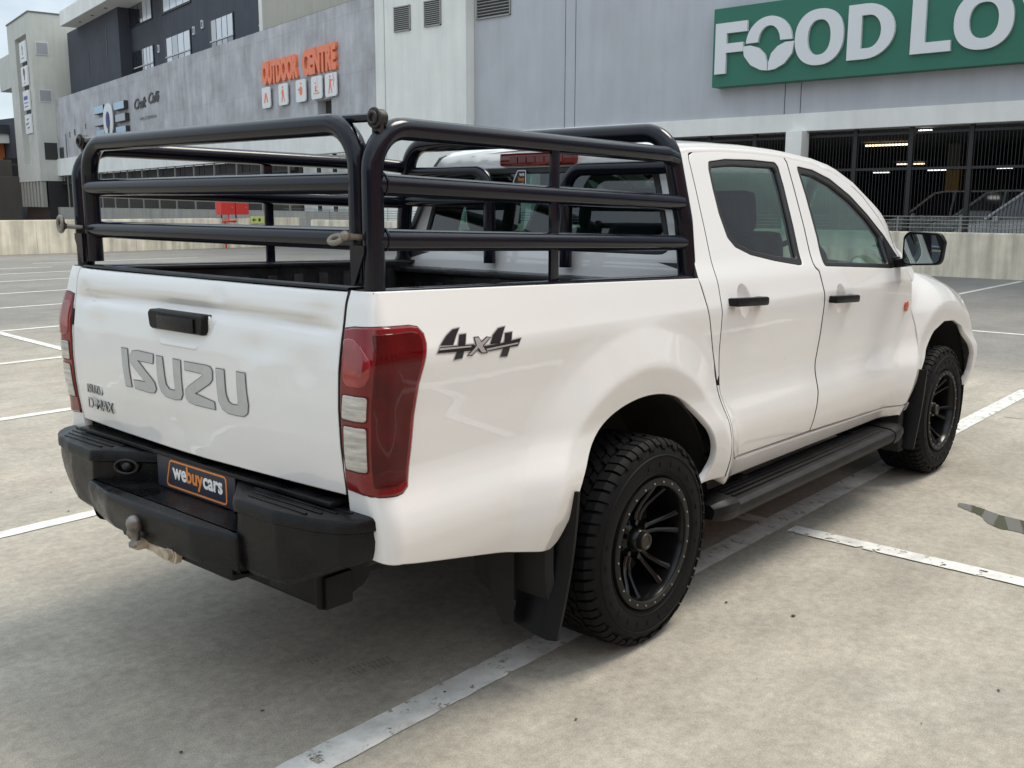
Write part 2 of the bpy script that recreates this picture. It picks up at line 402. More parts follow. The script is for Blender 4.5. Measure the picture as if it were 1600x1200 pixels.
def panel(name, outline, fmap, mat, parent, side=-1, holes=(), sp=0.03, depth=0.018, e=0.004, gap=0.0, lift=0.0, mirror=False, flange=True, grid=True, bsp=None, dark=False):
    """sheet with rounded edges laid on the surface fmap(u,z)->(x,y,z). outline/holes are 2d rings in (u,z)."""
    bsp = bsp or sp * 0.8
    loops = []
    o = list(outline)
    if area2(o) < 0: o = o[::-1]
    loops.append(resample(o, bsp))
    for h in holes:
        h = list(h)
        if area2(h) > 0: h = h[::-1]
        loops.append(resample(h, bsp))
    if gap: loops = [offset_ring(L, gap)[0] for L in loops]
    ins = []; nrm = []
    for L in loops:
        i_, n_ = offset_ring(L, e if flange else 0.0); ins.append(i_); nrm.append(n_)
    pts = [tuple(p) for L in ins for p in L]; edges = []; k = 0
    for L in ins:
        m = len(L); edges += [(k + i, k + (i + 1) % m) for i in range(m)]; k += m
    nb = len(pts)
    if grid:
        lo = ins[0].min(0); hi = ins[0].max(0)
        gx = np.arange(lo[0] + sp * .5, hi[0], sp); gz = np.arange(lo[1] + sp * .5, hi[1], sp)
        G = np.array([(x, z) for x in gx for z in gz]) if len(gx) and len(gz) else np.zeros((0, 2))
        if len(G):
            ok = in_poly(G, ins[0])
            for L in ins[1:]: ok &= ~in_poly(G, L)
            G = G[ok]
            if len(G):
                B = np.array(pts); dm = np.full(len(G), 9.)
                for q in range(0, len(B), 400): dm = np.minimum(dm, np.sqrt(((G[:, None] - B[None, q:q + 400]) ** 2).sum(-1)).min(1))
                G = G[dm > sp * .45]
                pts += [tuple(p) for p in G]
    res = delaunay_2d_cdt([Vector(p) for p in pts], edges, [], 0, 1e-6)
    V2 = np.array([tuple(v) for v in res[0]]); F = np.array([f for f in res[2] if len(f) == 3])
    cen = V2[F].mean(1); ok = in_poly(cen, ins[0])
    for L in ins[1:]: ok &= ~in_poly(cen, L)
    F = F[ok]
    # orientation ccw
    a = V2[F[:, 1]] - V2[F[:, 0]]; b = V2[F[:, 2]] - V2[F[:, 0]]; cr = a[:, 0] * b[:, 1] - a[:, 1] * b[:, 0]
    F[cr < 0] = F[cr < 0][:, ::-1]
    def P3(X): return fmap(X[:, 0], X[:, 1])
    def NN(X):
        h = 1.5e-3; du = np.array([h, 0]); dz = np.array([0, h])
        n = np.cross(P3(X + du) - P3(X - du), P3(X + dz) - P3(X - dz)); return n / np.maximum(np.linalg.norm(n, axis=1), 1e-12)[:, None]
    N = NN(V2); V = P3(V2) + N * lift
    faces = [tuple(f) for f in F]; deep = []
    if flange:
        idx0 = len(V)
        for L, I, n2 in zip(loops, ins, nrm):
            m = len(L); NL = NN(L); PL = P3(L)
            h = 2e-3
            out = P3(L - n2 * h) - PL; out -= NL * (out * NL).sum(1)[:, None]; out /= np.maximum(np.linalg.norm(out, axis=1), 1e-12)[:, None]
            # find cdt index of inset verts (cdt keeps input order for unique points; use nearest)
            d = []
            for p in I:
                d.append(int(np.argmin(((V2 - p) ** 2).sum(1))))
            r1 = PL + NL * (lift - e * .45); r2 = PL + NL * (lift - depth) 
            n1 = NL * .6 + out * .8; n1 /= np.linalg.norm(n1, axis=1)[:, None]
            base = len(V)
            V = np.vstack([V, r1, r2]); N = np.vstack([N, n1, out])
            for i in range(m):
                j = (i + 1) % m
                if d[i] != d[j]: faces.append((d[j], d[i], base + i, base + j))
                faces.append((base + j, base + i, base + m + i, base + m + j)); deep.append(len(faces) - 1)
    if mirror:
        V = V * [1, -1, 1]; N = N * [1, -1, 1]; faces = [f[::-1] for f in faces]
    if dark:  # gap shade as colour: deep flange sides made black so seams read dark
        mi = [0] * len(faces)
        for q in deep: mi[q] = 1
        return mesh_obj(name, V, faces, [mat, MP['seal_and_gap_shade']], parent, normals=N, midx=mi)
    return mesh_obj(name, V, faces, mat, parent, normals=N)

def text_mesh(name, body, size, origin, ex, ey, mat, parent=None, depth=0.01, bold=0.0, sx=1.0, align='LEFT', shear=0.0, spacing=1.0):
    """text on the plane spanned by unit vectors ex (reading direction) and ey (up)"""
    cu = bpy.data.curves.new(name, 'FONT'); cu.body = body; cu.size = size; cu.extrude = depth / 2; cu.offset = bold; cu.align_x = align; cu.shear = shear; cu.space_character = spacing
    cu.resolution_u = 4
    tmp = bpy.data.objects.new(name, cu); COL.objects.link(tmp); bpy.context.view_layer.update()
    dg = bpy.context.evaluated_depsgraph_get(); me = bpy.data.meshes.new_from_object(tmp.evaluated_get(dg))
    bpy.data.objects.remove(tmp); bpy.data.curves.remove(cu)
    ex = Vector(ex).normalized(); ey = Vector(ey).normalized(); ez = ex.cross(ey); o = Vector(origin)
    for v in me.vertices:
        c = v.co.copy(); v.co = o + ex * (c.x * sx) + ey * c.y + ez * (c.z + depth / 2)
    me.materials.clear(); me.materials.append(mat); me.name = name
    ob = bpy.data.objects.new(name, me); COL.objects.link(ob)
    if parent is not None: ob.parent = parent
    return ob

def flat_poly(mb, poly, origin, ex, ey, depth, m=0, holes=()):
    """extruded 2d polygon with holes on a plane, added to an MB"""
    loops = [list(poly)] + [list(h) for h in holes]
    if area2(loops[0]) < 0: loops[0] = loops[0][::-1]
    loops = [loops[0]] + [h if area2(h) < 0 else h[::-1] for h in loops[1:]]
    pts, edges, k = [], [], 0
    for L in loops:
        pts += [Vector(p) for p in L]; edges += [(k + i, k + (i + 1) % len(L)) for i in range(len(L))]; k += len(L)
    res = delaunay_2d_cdt(pts, edges, [], 0, 1e-7)
    V2 = np.array([tuple(v) for v in res[0]]); F = np.array([f for f in res[2]]); cen = V2[F].mean(1)
    ok = in_poly(cen, np.array(loops[0]))
    for h in loops[1:]: ok &= ~in_poly(cen, np.array(h))
    F = F[ok]
    ex = Vector(ex).normalized(); ey = Vector(ey).normalized(); ez = ex.cross(ey); o = Vector(origin)
    W = lambda p, d: o + ex * p[0] + ey * p[1] + ez * d
    mb.add([W(p, depth) for p in V2], [tuple(f) for f in F], m)
    for L in loops:
        n = len(L); mb.add([W(p, depth) for p in L] + [W(p, 0) for p in L], [(i, (i + 1) % n, n + (i + 1) % n, n + i) for i in range(n)], m)

# ------------------------------------------------------------------ the parking deck
def ground_mat():
    m, n, l, b = new_mat('parking_deck_concrete')
    b.inputs['Specular IOR Level'].default_value = 0.12
    t = n.new('ShaderNodeTexCoord')
    def noise(scale, det, rough, vec=None, st=None):
        nd = n.new('ShaderNodeTexNoise'); nd.inputs['Scale'].default_value = scale; nd.inputs['Detail'].default_value = det; nd.inputs['Roughness'].default_value = rough
        if st:
            mp = n.new('ShaderNodeMapping'); mp.inputs['Scale'].default_value = st; mp.inputs['Rotation'].default_value = (0, 0, R(8)); l.new(t.outputs['Object'], mp.inputs['Vector']); l.new(mp.outputs[0], nd.inputs['Vector'])
        else: l.new(t.outputs['Object'], nd.inputs['Vector'])
        return nd
    def mr(src, a, b_, c, d):
        q = n.new('ShaderNodeMapRange'); q.inputs[1].default_value = a; q.inputs[2].default_value = b_; q.inputs[3].default_value = c; q.inputs[4].default_value = d
        l.new(src, q.inputs[0]); return q.outputs[0]
    def math_(op, a, b_):
        q = n.new('ShaderNodeMath'); q.operation = op
        for k, v in enumerate((a, b_)):
            if isinstance(v, (int, float)): q.inputs[k].default_value = v
            else: l.new(v, q.inputs[k])
        return q.outputs[0]
    big = noise(.55, 5, .6); mid = noise(3.2, 10, .65); fine = noise(24, 10, .8); streak = noise(1.4, 8, .6, st=(.35, 2.6, 1)); speck = noise(210, 3, .65)
    v = mr(big.outputs['Fac'], .35, .65, .86, 1.10)
    v = math_('MULTIPLY', v, mr(mid.outputs['Fac'], .32, .68, .86, 1.12))
    v = math_('MULTIPLY', v, mr(fine.outputs['Fac'], .36, .64, .80, 1.17))
    v = math_('MULTIPLY', v, mr(streak.outputs['Fac'], .35, .7, 1.07, .88))
    v = math_('MULTIPLY', v, mr(speck.outputs['Fac'], .40, .66, 1.15, .80))
    # scattered dark spots
    vo = n.new('ShaderNodeTexVoronoi'); vo.inputs['Scale'].default_value = 1.3; l.new(t.outputs['Object'], vo.inputs['Vector'])
    # far deck greyed by position: wear plus grazing-view darkening painted into the colour
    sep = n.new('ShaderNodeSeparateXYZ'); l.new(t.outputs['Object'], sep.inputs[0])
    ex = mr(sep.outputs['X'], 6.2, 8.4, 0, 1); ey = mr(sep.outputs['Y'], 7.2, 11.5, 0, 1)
    far_grey = math_('MAXIMUM', ex, ey); far_grey = math_('MULTIPLY', far_grey, mr(streak.outputs['Fac'], .3, .65, 1.0, .62))
    # greener, mossy grime patches
    c1 = n.new('ShaderNodeMix'); c1.data_type = 'RGBA'; c1.inputs[6].default_value = (.372, .338, .285, 1); c1.inputs[7].default_value = (.330, .307, .264, 1)
    l.new(mr(noise(1.1, 6, .6).outputs['Fac'], .42, .62, 0, 1), c1.inputs[0])
    c2 = n.new('ShaderNodeMix'); c2.data_type = 'RGBA'; c2.inputs[7].default_value = (.185, .182, .176, 1); l.new(c1.outputs[2], c2.inputs[6]); l.new(far_grey, c2.inputs[0])
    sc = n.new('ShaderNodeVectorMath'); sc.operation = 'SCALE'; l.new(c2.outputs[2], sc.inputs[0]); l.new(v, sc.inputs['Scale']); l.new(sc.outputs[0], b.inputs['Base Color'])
    l.new(mr(mid.outputs['Fac'], .3, .7, .62, .85), b.inputs['Roughness'])
    bp = n.new('ShaderNodeBump'); bp.inputs['Strength'].default_value = .35; bp.inputs['Distance'].default_value = .006
    l.new(math_('ADD', fine.outputs['Fac'], speck.outputs['Fac']), bp.inputs['Height']); l.new(bp.outputs[0], b.inputs['Normal'])
    return m
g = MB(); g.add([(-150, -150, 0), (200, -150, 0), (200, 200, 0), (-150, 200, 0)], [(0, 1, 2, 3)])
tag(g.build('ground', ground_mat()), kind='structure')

def line_mat(name, worn):
    m, n, l, b = new_mat(name); b.inputs['Roughness'].default_value = .6
    t = n.new('ShaderNodeTexCoord'); nz = n.new('ShaderNodeTexNoise'); nz.inputs['Scale'].default_value = 9; nz.inputs['Detail'].default_value = 9; nz.inputs['Roughness'].default_value = .68
    l.new(t.outputs['Object'], nz.inputs['Vector'])
    cr = n.new('ShaderNodeValToRGB'); cr.color_ramp.elements[0].position = .25; cr.color_ramp.elements[1].position = .7; cr.color_ramp.elements[0].color = (.42, .41, .385, 1); cr.color_ramp.elements[1].color = (.76, .75, .715, 1)
    l.new(nz.outputs['Fac'], cr.inputs[0]); l.new(cr.outputs[0], b.inputs['Base Color'])
    n2 = n.new('ShaderNodeTexNoise'); n2.inputs['Scale'].default_value = 13; n2.inputs['Detail'].default_value = 12; n2.inputs['Roughness'].default_value = .75; l.new(t.outputs['Object'], n2.inputs['Vector'])
    mr = n.new('ShaderNodeMapRange'); mr.inputs[1].default_value = worn - .012; mr.inputs[2].default_value = worn + .012; mr.inputs[3].default_value = 1; mr.inputs[4].default_value = 0
    l.new(n2.outputs['Fac'], mr.inputs[0]); l.new(mr.outputs[0], b.inputs['Alpha'])
    return m
LM, LM2 = line_mat('worn_line_paint', .585), line_mat('line_paint', .64)
def line(x0, y0, x1, y1, w=.105, mat=None, wob=.0018):
    a, b = Vector((x0, y0)), Vector((x1, y1)); d = (b - a); L = d.length; d.normalize(); nn = Vector((-d.y, d.x)); k = max(2, int(L / .03)); v = []
    k = min(k, 260)
    for i in range(k + 1):
        p = a + d * (L * i / k); q1 = w / 2 + random.uniform(-wob, wob); q2 = w / 2 + random.uniform(-wob, wob)
        v += [(p.x + nn.x * q1, p.y + nn.y * q1, .004), (p.x - nn.x * q2, p.y - nn.y * q2, .004)]
    o = mesh_obj('parking_line', v, [(2 * i, 2 * i + 1, 2 * i + 3, 2 * i + 2) for i in range(k)], mat or LM)
    return tag(o, kind='structure')
line(-3.4, -.715, 6.35, -.60, .125, wob=.0022)
for y in (2.01, 4.68, 7.33, 9.95, 12.77, 15.25): line(-3.4, y, 6.6, y + .03, .10, LM2)
for y in (-3.4, -6.05): line(-3.4, y, 6.6, y + .03, .10, LM2)
def cross(y0, y1, x0, x1, z=.008):
    o = line(x0, y0, x1, y1, .105); o.location.z = .0012; return o
cross(-9, -.76, 1.44, 1.545); cross(-.66, 1.95, 1.555, 1.62); cross(2.07, 7.2, 1.65, 1.93); cross(7.4, 9.88, 1.95, 2.10)
for y in (18.1, 20.3, 22.15): line(2.2, y, 8.3, y - .1, .10, LM2)
line(8.6, 23.8, 13.2, 23.4, .10, LM2); line(10.35, -9, 10.35, 1.15, .10, LM2)
for y in (-2.4, .25, 2.92, 5.6, 8.3, 10.95): line(14.7, y, 19.7, y + .02, .10, LM2)

# joints, cracks and tyre prints in the deck
JM = pmat('dark_joint', (.10, .095, .085), .9, var=.4, vscale=6)
def crack(pts, w, name='deck_crack', wig=.01):
    v = []; P = []
    for a, b in zip(pts[:-1], pts[1:]):
        k = max(2, int(math.hypot(b[0] - a[0], b[1] - a[1]) / .05))
        P += [(a[0] + (b[0] - a[0]) * i / k, a[1] + (b[1] - a[1]) * i / k) for i in range(k)]
    P.append(pts[-1]); ox = oy = 0
    for i, p in enumerate(P):
        ox = ox * .85 + random.uniform(-wig, wig); oy = oy * .85 + random.uniform(-wig, wig)
        q = P[min(i + 1, len(P) - 1)]; r_ = P[max(i - 1, 0)]; d = Vector((q[0] - r_[0], q[1] - r_[1])).normalized(); ww = w * random.uniform(.3, 1.2) / 2
        v += [(p[0] + ox - d.y * ww, p[1] + oy + d.x * ww, .0024), (p[0] + ox + d.y * ww, p[1] + oy - d.x * ww, .0024)]
    tag(mesh_obj(name, v, [(2 * i, 2 * i + 1, 2 * i + 3, 2 * i + 2) for i in range(len(P) - 1)], JM), kind='structure')
crack([(5.05, -.76), (5.12, -1.6), (5.02, -3.2), (5.1, -9)], .009); crack([(5.02, 1.0), (5.1, 4.5), (5.05, 9), (5.1, 18)], .007)
crack([(5.08, -1.3), (5.6, -1.25), (6.3, -1.42), (7.6, -1.3)], .006, wig=.02); crack([(-1.05, 3.1), (-2.2, 3.4), (-4, 3.3)], .003, wig=.02)
crack([(7.4, -9), (7.42, 24)], .012, wig=.002); crack([(-6, 12.1), (19.5, 12.0)], .012, wig=.002)
random.seed(21); TP_ = MB()
for (x0, y0, n_) in ((-.87, -.36, 9), (-.95, -.18, 6)):
    for k in range(n_):
        for r_ in range(2):
            x, y = x0 + k * .018 + r_ * .01, y0 + r_ * .035 - k * .004
            if random.random() < .8: TP_.add([(x, y, .0024), (x + .009, y, .0024), (x + .011, y + .022, .0024), (x + .003, y + .024, .0024)], [(0, 1, 2, 3)])
tag(TP_.build('tyre_prints', pmat('tyre_print', (.25, .228, .19), .9)), kind='stuff')

# shallow puddle with an uneven edge
PUD = [(2.543, -1.225), (2.54, -1.29), (2.515, -1.36), (2.46, -1.44), (2.435, -1.56), (2.44, -1.70), (2.42, -1.85), (2.36, -1.98), (2.27, -1.95), (2.225, -1.80), (2.20, -1.66), (2.235, -1.60), (2.215, -1.52), (2.30, -1.43), (2.37, -1.40), (2.425, -1.32), (2.465, -1.25)]
random.seed(3); pr_ = []
for p in resample(smooth_poly(PUD, 1), .012): pr_.append((p[0] + random.uniform(-.004, .004), p[1] + random.uniform(-.004, .004)))
wet = pmat('water', (.10, .085, .06), .02, spec=1.0)
pm_ = MB(); flat_poly(pm_, pr_, (0, 0, 0), (1, 0, 0), (0, 1, 0), .003)
tag(pm_.build('puddle', wet), kind='structure')
# grit and leaf scraps lying about
random.seed(11); gr = MB()
for (x, y) in [(-.001, -1.387), (.448, -2.016), (.065, -1.903), (.513, -.983), (.674, -1.363), (-.606, -.173), (-1.219, -.333), (-.757, -.673), (-.57, 2.55)] + [(random.uniform(-2.4, 7), random.uniform(-4, 8)) for _ in range(30)]:
    r = random.uniform(.003, .008) * (2.0 if random.random() < .08 else 1); a0 = random.uniform(0, 6)
    v = [(x + r * random.uniform(.6, 1.3) * math.cos(a0 + k * 1.05), y + r * random.uniform(.5, 1.1) * math.sin(a0 + k * 1.05), .0045) for k in range(6)]
    gr.add(v + [(x, y, .0045 + r * .35)], [(k, (k + 1) % 6, 6) for k in range(6)])
tag(gr.build('grit', pmat('dark_grit', (.055, .05, .045), .9)), kind='stuff')

# ------------------------------------------------------------------ parapets and railing
PARM = concrete_mat('stained_parapet_concrete', (.68, .62, .50), .22, None, .30, scale=1.3)
LEDGE = concrete_mat('pale_smooth_concrete', (.80, .80, .775), .08, None, .04)
GREYW = concrete_mat('grey_plaster', (.46, .475, .51), .06, None, .045)
GREYC = concrete_mat('grey_board_marked_concrete', (.44, .44, .46), .26, (5.2, 2.1), .10)
CHAR = concrete_mat('charcoal_paint', (.060, .066, .085), .14, None, .08)
PIER = concrete_mat('pale_plaster', (.78, .785, .75), .06, None, .04)
SCREEN = pmat('dark_screen_steel', (.022, .021, .021), .6)
POSTG = pmat('screen_post_grey', (.30, .29, .265), .6)
def parapet(name, a, b, h, th, label, mat=PARM, z0=0.0, joints=3.2, cap=False):
    """wall running from a to b, cast in bays with thin joints"""
    a, b = Vector(a), Vector(b); d = b - a; L = d.length; d.normalize(); nn = Vector((-d.y, d.x)); k = max(1, round(L / joints)); mb = MB()
    o = empty(name, (a.x, a.y, z0), label, 'wall')
    ang = math.atan2(d.y, d.x); o.rotation_euler = (0, 0, ang)
    for i in range(k):
        x0, x1 = L * i / k + .004, L * (i + 1) / k - .004
        mb.bbox((x0, 0, 0), (x1, th, h), bev=.012)
    mb.bbox((0, .02, 0), (L, th - .02, h - .02))
    mb.build('wall', mat, o)
    return o
parapet('parapet_wall', (19.85, -13.4), (20.45, 27.5), .965, -.22, 'stained concrete parapet wall below the green shop sign')
parapet('parapet_wall', (-30, 30.9), (20.2, 27.9), 1.035, .22, 'long stained concrete parapet wall on the left behind the truck')
rl = empty('railing', (20.15, 0, 0), 'thin grey steel handrail along the top of the right parapet', 'railing')
mb = MB()
for z in (1.06, 1.14, 1.22, 1.30): mb.tube([(0, -14, z), (.38, 27.4, z)], .011, 6)
mb.build('rail', MP['galv'], rl)
for k in range(30):
    y = -13.5 + k * 1.38; mb = MB(); mb.bbox((.0 + .009 * (y + 14), y - .02, .96), (.012 + .009 * (y + 14), y + .02, 1.31)); mb.build('post', MP['galv'], rl)

# ------------------------------------------------------------------ building with the green sign (wall plane x = 22)
bld = empty('retail_building', (22, 10, 0), 'grey rendered retail building carrying the large green sign over a dark screened parking level', 'building')
bld.location = (0, 0, 0)
mb = MB(); mb.bbox((22.0, -26, 3.86), (22.5, 20.62, 15)); mb.build('rendered_wall', GREYW, bld)
for y in (16.85, 16.46, 9.58, 9.14, 2.2, 1.8, -5.2, -5.6):
    mb = MB(); mb.bbox((21.994, y - .008, 3.86), (22.002, y + .008, 15)); mb.build('wall_joint', CHAR, bld)
mb = MB(); mb.bbox((21.93, -26, 3.41), (22.6, 20.62, 3.857), bev=.01); mb.build('concrete_beam', LEDGE, bld)
mb = MB(); mb.bbox((21.6, 20.64, 0), (22.4, 25.06, 15), bev=.01); mb.build('pier', PIER, bld)
mb = MB(); mb.bbox((21.592, 24.55, 0), (21.602, 24.57, 15)); mb.build('pier_joint', POSTG, bld)
VENT = pmat('louvre_grey', (.30, .30, .29), .5)
VDK = pmat('louvre_gap', (.04, .04, .04), .8)
def vent(x, y0, y1, z0, z1):
    mb = MB(); mb.bbox((x - .02, y0, z0), (x + .01, y1, z1), bev=.004); v = mb.build('louvre_vent', VDK, bld)
    mb = MB(); n = 13
    for k in range(n): mb.box((x - .035, (y0 + y1) / 2, z0 + .03 + (z1 - z0 - .05) * k / (n - 1)), (.03, y1 - y0 - .06, .022), Matrix.Rotation(R(30), 3, 'Y'))
    for a, b in (((y0, z0), (y0 + .03, z1)), ((y1 - .03, z0), (y1, z1)), ((y0, z0), (y1, z0 + .03)), ((y0, z1 - .03), (y1, z1))): mb.bbox((x - .055, a[0], a[1]), (x - .02, b[0], b[1]))
    mb.build('louvre_slats', VENT, v)
vent(21.6, 23.22, 24.02, 7.35, 8.17); vent(21.6, 21.75, 22.53, 7.36, 8.18); vent(22.0, 19.05, 20.5, 7.42, 8.6)
for y in (9.12, 18.1, .15, -8.8):
    mb = MB(); mb.bbox((21.66, y - .22, 0), (22.10, y + .22, 3.408), bev=.01); mb.build('column', LEDGE, bld)
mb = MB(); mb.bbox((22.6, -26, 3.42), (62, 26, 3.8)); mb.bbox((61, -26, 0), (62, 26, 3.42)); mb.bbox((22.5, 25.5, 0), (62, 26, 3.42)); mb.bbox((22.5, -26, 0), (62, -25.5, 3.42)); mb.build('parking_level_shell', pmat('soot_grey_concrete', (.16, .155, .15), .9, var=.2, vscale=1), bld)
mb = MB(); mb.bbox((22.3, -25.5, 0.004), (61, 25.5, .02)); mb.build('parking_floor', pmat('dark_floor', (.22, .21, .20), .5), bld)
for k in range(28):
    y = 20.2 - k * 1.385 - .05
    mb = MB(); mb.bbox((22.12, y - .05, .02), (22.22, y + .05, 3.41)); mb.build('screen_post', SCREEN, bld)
    mb = MB()
    for j in range(1, 17): yy = y - j * .0815; mb.bbox((22.15, yy - .005, .1), (22.165, yy + .005, 3.36))
    mb.bbox((22.14, y - 1.33, 3.24), (22.18, y - .05, 3.30)); mb.bbox((22.13, y - 1.335, 2.39), (22.21, y - .05, 2.45))
    sp_ = mb.build('screen_panel', pmat('screen_bar', (.022, .022, .024), .55) if k == 0 else SB, bld); SB = sp_.data.materials[0]
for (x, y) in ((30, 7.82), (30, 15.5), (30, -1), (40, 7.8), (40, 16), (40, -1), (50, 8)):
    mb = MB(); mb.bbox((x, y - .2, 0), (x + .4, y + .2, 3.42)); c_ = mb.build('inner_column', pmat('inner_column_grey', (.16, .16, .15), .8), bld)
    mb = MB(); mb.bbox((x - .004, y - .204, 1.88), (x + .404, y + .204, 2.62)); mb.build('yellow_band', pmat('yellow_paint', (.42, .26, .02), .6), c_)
def striplight(a, b, z, col, st, label):
    mb = MB(); a, b = Vector((*a, z)), Vector((*b, z)); mb.box((a + b) / 2, ((b - a).length, .10, .05), Matrix.Rotation(math.atan2((b - a).y, (b - a).x), 3, 'Z'), 0)
    tag(mb.build('tube_light', pmat('lit_tube', (.9, .9, .9), .5, emit=(col, st))), label, 'light', 'lit tube lights inside the parking level')
striplight((27.9, 9.78), (27.9, 8.50), 3.33, (1, .72, .45), 2.0, 'longest orange tinted tube light inside the dark parking level')
striplight((42.8, 14.4), (42.8, 13.2), 3.33, (1, .75, .5), 2.0, 'shorter orange tinted tube light below the longest one')
striplight((54, 19.9), (54, 19.0), 3.33, (1, 1, .95), 1.6, 'faint white tube light left of the yellow banded column')
striplight((51.7, 16.1), (51.7, 15.2), 3.33, (1, 1, .95), 1.6, 'faint white tube light just left of the yellow band')
striplight((50.6, 12.4), (50.6, 11.7), 3.33, (1, 1, .95), 1.6, 'faint white tube light far right in the dark parking level')
striplight((22.75, 6.35), (22.75, 6.05), 3.34, (1, 1, .95), 2.5, 'small bright white light under the concrete beam')

# the green sign
SGN = pmat('green_sign_panel', (.022, .150, .098), .45, var=.05, vscale=.6)
LET = pmat('white_sign_letter', (.70, .72, .74), .4)
sg = MB(); sg.bbox((21.62, -6.5, 4.64), (21.98, 11.53, 6.64), bev=.006)
sign = sg.build('shop_sign', SGN); tag(sign, 'long green fascia sign with raised white FOOD LOVERS lettering', 'sign')
SX = 21.62
def letter(poly, holes=(), dep=.09):
    mb = MB(); flat_poly(mb, [(-y, z) for y, z in poly], (SX, 0, 0), (0, -1, 0), (0, 0, 1), dep, 0, [[(-y, z) for y, z in h] for h in holes])
    return mb.build('sign_letter', LET, sign)
def ell(cy, cz, ry, rz, n=48, p=2.25, a0=0, a1=2 * math.pi, full=True):
    out = []
    for k in range(n if full else n + 1):
        t = a0 + (a1 - a0) * k / n; c, s = math.cos(t), math.sin(t)
        out.append((cy + ry * math.copysign(abs(c) ** (2 / p), c), cz + rz * math.copysign(abs(s) ** (2 / p), s)))
    return out
letter([(11.42, 6.245), (10.50, 6.245), (10.50, 5.98), (11.087, 5.98), (11.087, 5.72), (10.60, 5.72), (10.60, 5.487), (11.095, 5.487), (11.095, 4.96), (11.42, 4.96)])
letter([(10.53, 5.63)] + ell(9.875, 5.66, .645, .625, 24, 2.2, math.pi * .98, math.pi * .02, False)[0:] + [(9.23, 5.63), (9.54, 5.69)] + ell(9.868, 5.66, .315, .40, 24, 2.2, math.pi * .03, math.pi * .97, False) + [(10.18, 5.62)] if False else [(9.875 + .645 * math.cos(t), 5.63 + .65 * math.sin(t)) for t in np.linspace(math.pi * .985, .015 * math.pi, 26)][::-1] + [(9.868 + .31 * math.cos(t), 5.64 + .41 * math.sin(t)) for t in np.linspace(math.pi * .98, .02 * math.pi, 20)])
for lf in ([(10.603, 5.595), (10.387, 5.606), (10.157, 5.532), (9.968, 5.357), (9.895, 5.133), (9.889, 4.945), (10.084, 4.973), (10.364, 5.115), (10.559, 5.352)], [(9.171, 5.603), (9.408, 5.604), (9.622, 5.52), (9.79, 5.361), (9.862, 5.133), (9.867, 4.944), (9.68, 4.96), (9.423, 5.075), (9.219, 5.308)]):
    letter(round_poly(lf, [.0, .05, .1, .1, .08, .0, .08, .1, .1], 3))
letter(ell(8.525, 5.63, .632, .668), [ell(8.52, 5.625, .298, .418)])
def dshape(y0, y1, z0, z1, n=20):
    r = (z1 - z0) / 2; w = y0 - y1
    return [(y0, z0), (y0, z1)] + [(y1 + .62 * w - .62 * w * math.sin(t), (z0 + z1) / 2 + r * math.cos(t)) for t in np.linspace(0, math.pi, n)]
letter(dshape(7.79, 6.648, 5.0, 6.275), [dshape(7.455, 6.975, 5.25, 6.01)])
letter([(6.265, 6.275), (5.95, 6.275), (5.94, 5.242), (5.36, 5.242), (5.35, 5.003), (6.265, 5.003)])
letter(ell(4.68, 5.60, .632, .63), [ell(4.67, 5.60, .312, .385)])
letter([(4.02, 6.25), (3.70, 6.25), (3.38, 5.40), (3.06, 6.25), (2.74, 6.25), (3.22, 4.97), (3.54, 4.97)])
letter([(2.55, 6.25), (1.75, 6.25), (1.75, 6.0), (2.22, 6.0), (2.22, 5.74), (1.80, 5.74), (1.80, 5.50), (2.22, 5.50), (2.22, 5.23), (1.75, 5.23), (1.75, 4.97), (2.55, 4.97)])

# ------------------------------------------------------------------ wing with the orange lettering (runs away to the left, 78 degrees)
TH = R(78.1); E_ = Vector((math.cos(TH), math.sin(TH), 0)); N_ = Vector((math.sin(TH), -math.cos(TH), 0)); P0_ = Vector((21.8, 25.28, 0))
def W(s, z, off=0.0): return tuple(P0_ + E_ * s + N_ * off + Vector((0, 0, z)))
ROTW = Matrix((( N_.x, E_.x, 0), (N_.y, E_.y, 0), (0, 0, 1)))      # local x = away, y = along
def wbox(mb, s0, s1, z0, z1, o0, o1, m=0, bev=0.0):
    return mb.box(W((s0 + s1) / 2, (z0 + z1) / 2, (o0 + o1) / 2), (abs(o1 - o0), abs(s1 - s0), abs(z1 - z0)), ROTW, m, bev)
wing_b = empty('shopping_wing', (0, 0, 0), 'long grey concrete shopping wing with the orange OUTDOOR CENTRE lettering', 'building')
def wobj(name, mat, boxes, parent=wing_b, bev=0.0):
    mb = MB()
    for b in boxes: wbox(mb, *b, bev=bev)
    return mb.build(name, mat, parent)
# wall in pieces round the small dark niche
wobj('concrete_wall', GREYC, [(-.2, 3.49, 4.66, 8.83, 0, .4), (4.70, 46.6, 4.66, 8.83, 0, .4), (3.49, 4.70, 5.54, 8.83, 0, .4), (3.49, 4.70, 4.66, 4.75, 0, .4)])
wobj('niche', pmat('niche_dark', (.05, .045, .04), .9), [(3.49, 4.70, 4.75, 5.54, .36, .40)])
wobj('slab_edge', LEDGE, [(-.6, 46.6, 3.47, 4.657, -.16, .4)], bev=.012)
for (a, b, c, d) in ((45.1, 46.3, 4.66, 5.45), (44.2, 44.35, 4.66, 6.3), (41.6, 41.9, 6.1, 6.5), (38.8, 38.95, 6.35, 6.7), (43.0, 43.2, 6.0, 6.4)):
    wobj('wall_opening', VDK, [(a, b, c, d, -.012, .02)])
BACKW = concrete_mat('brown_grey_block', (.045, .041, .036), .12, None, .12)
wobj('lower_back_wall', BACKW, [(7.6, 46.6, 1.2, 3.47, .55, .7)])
wobj('lower_pale_wall', LEDGE, [(-.2, 7.6, 0, 3.47, .55, .7)])
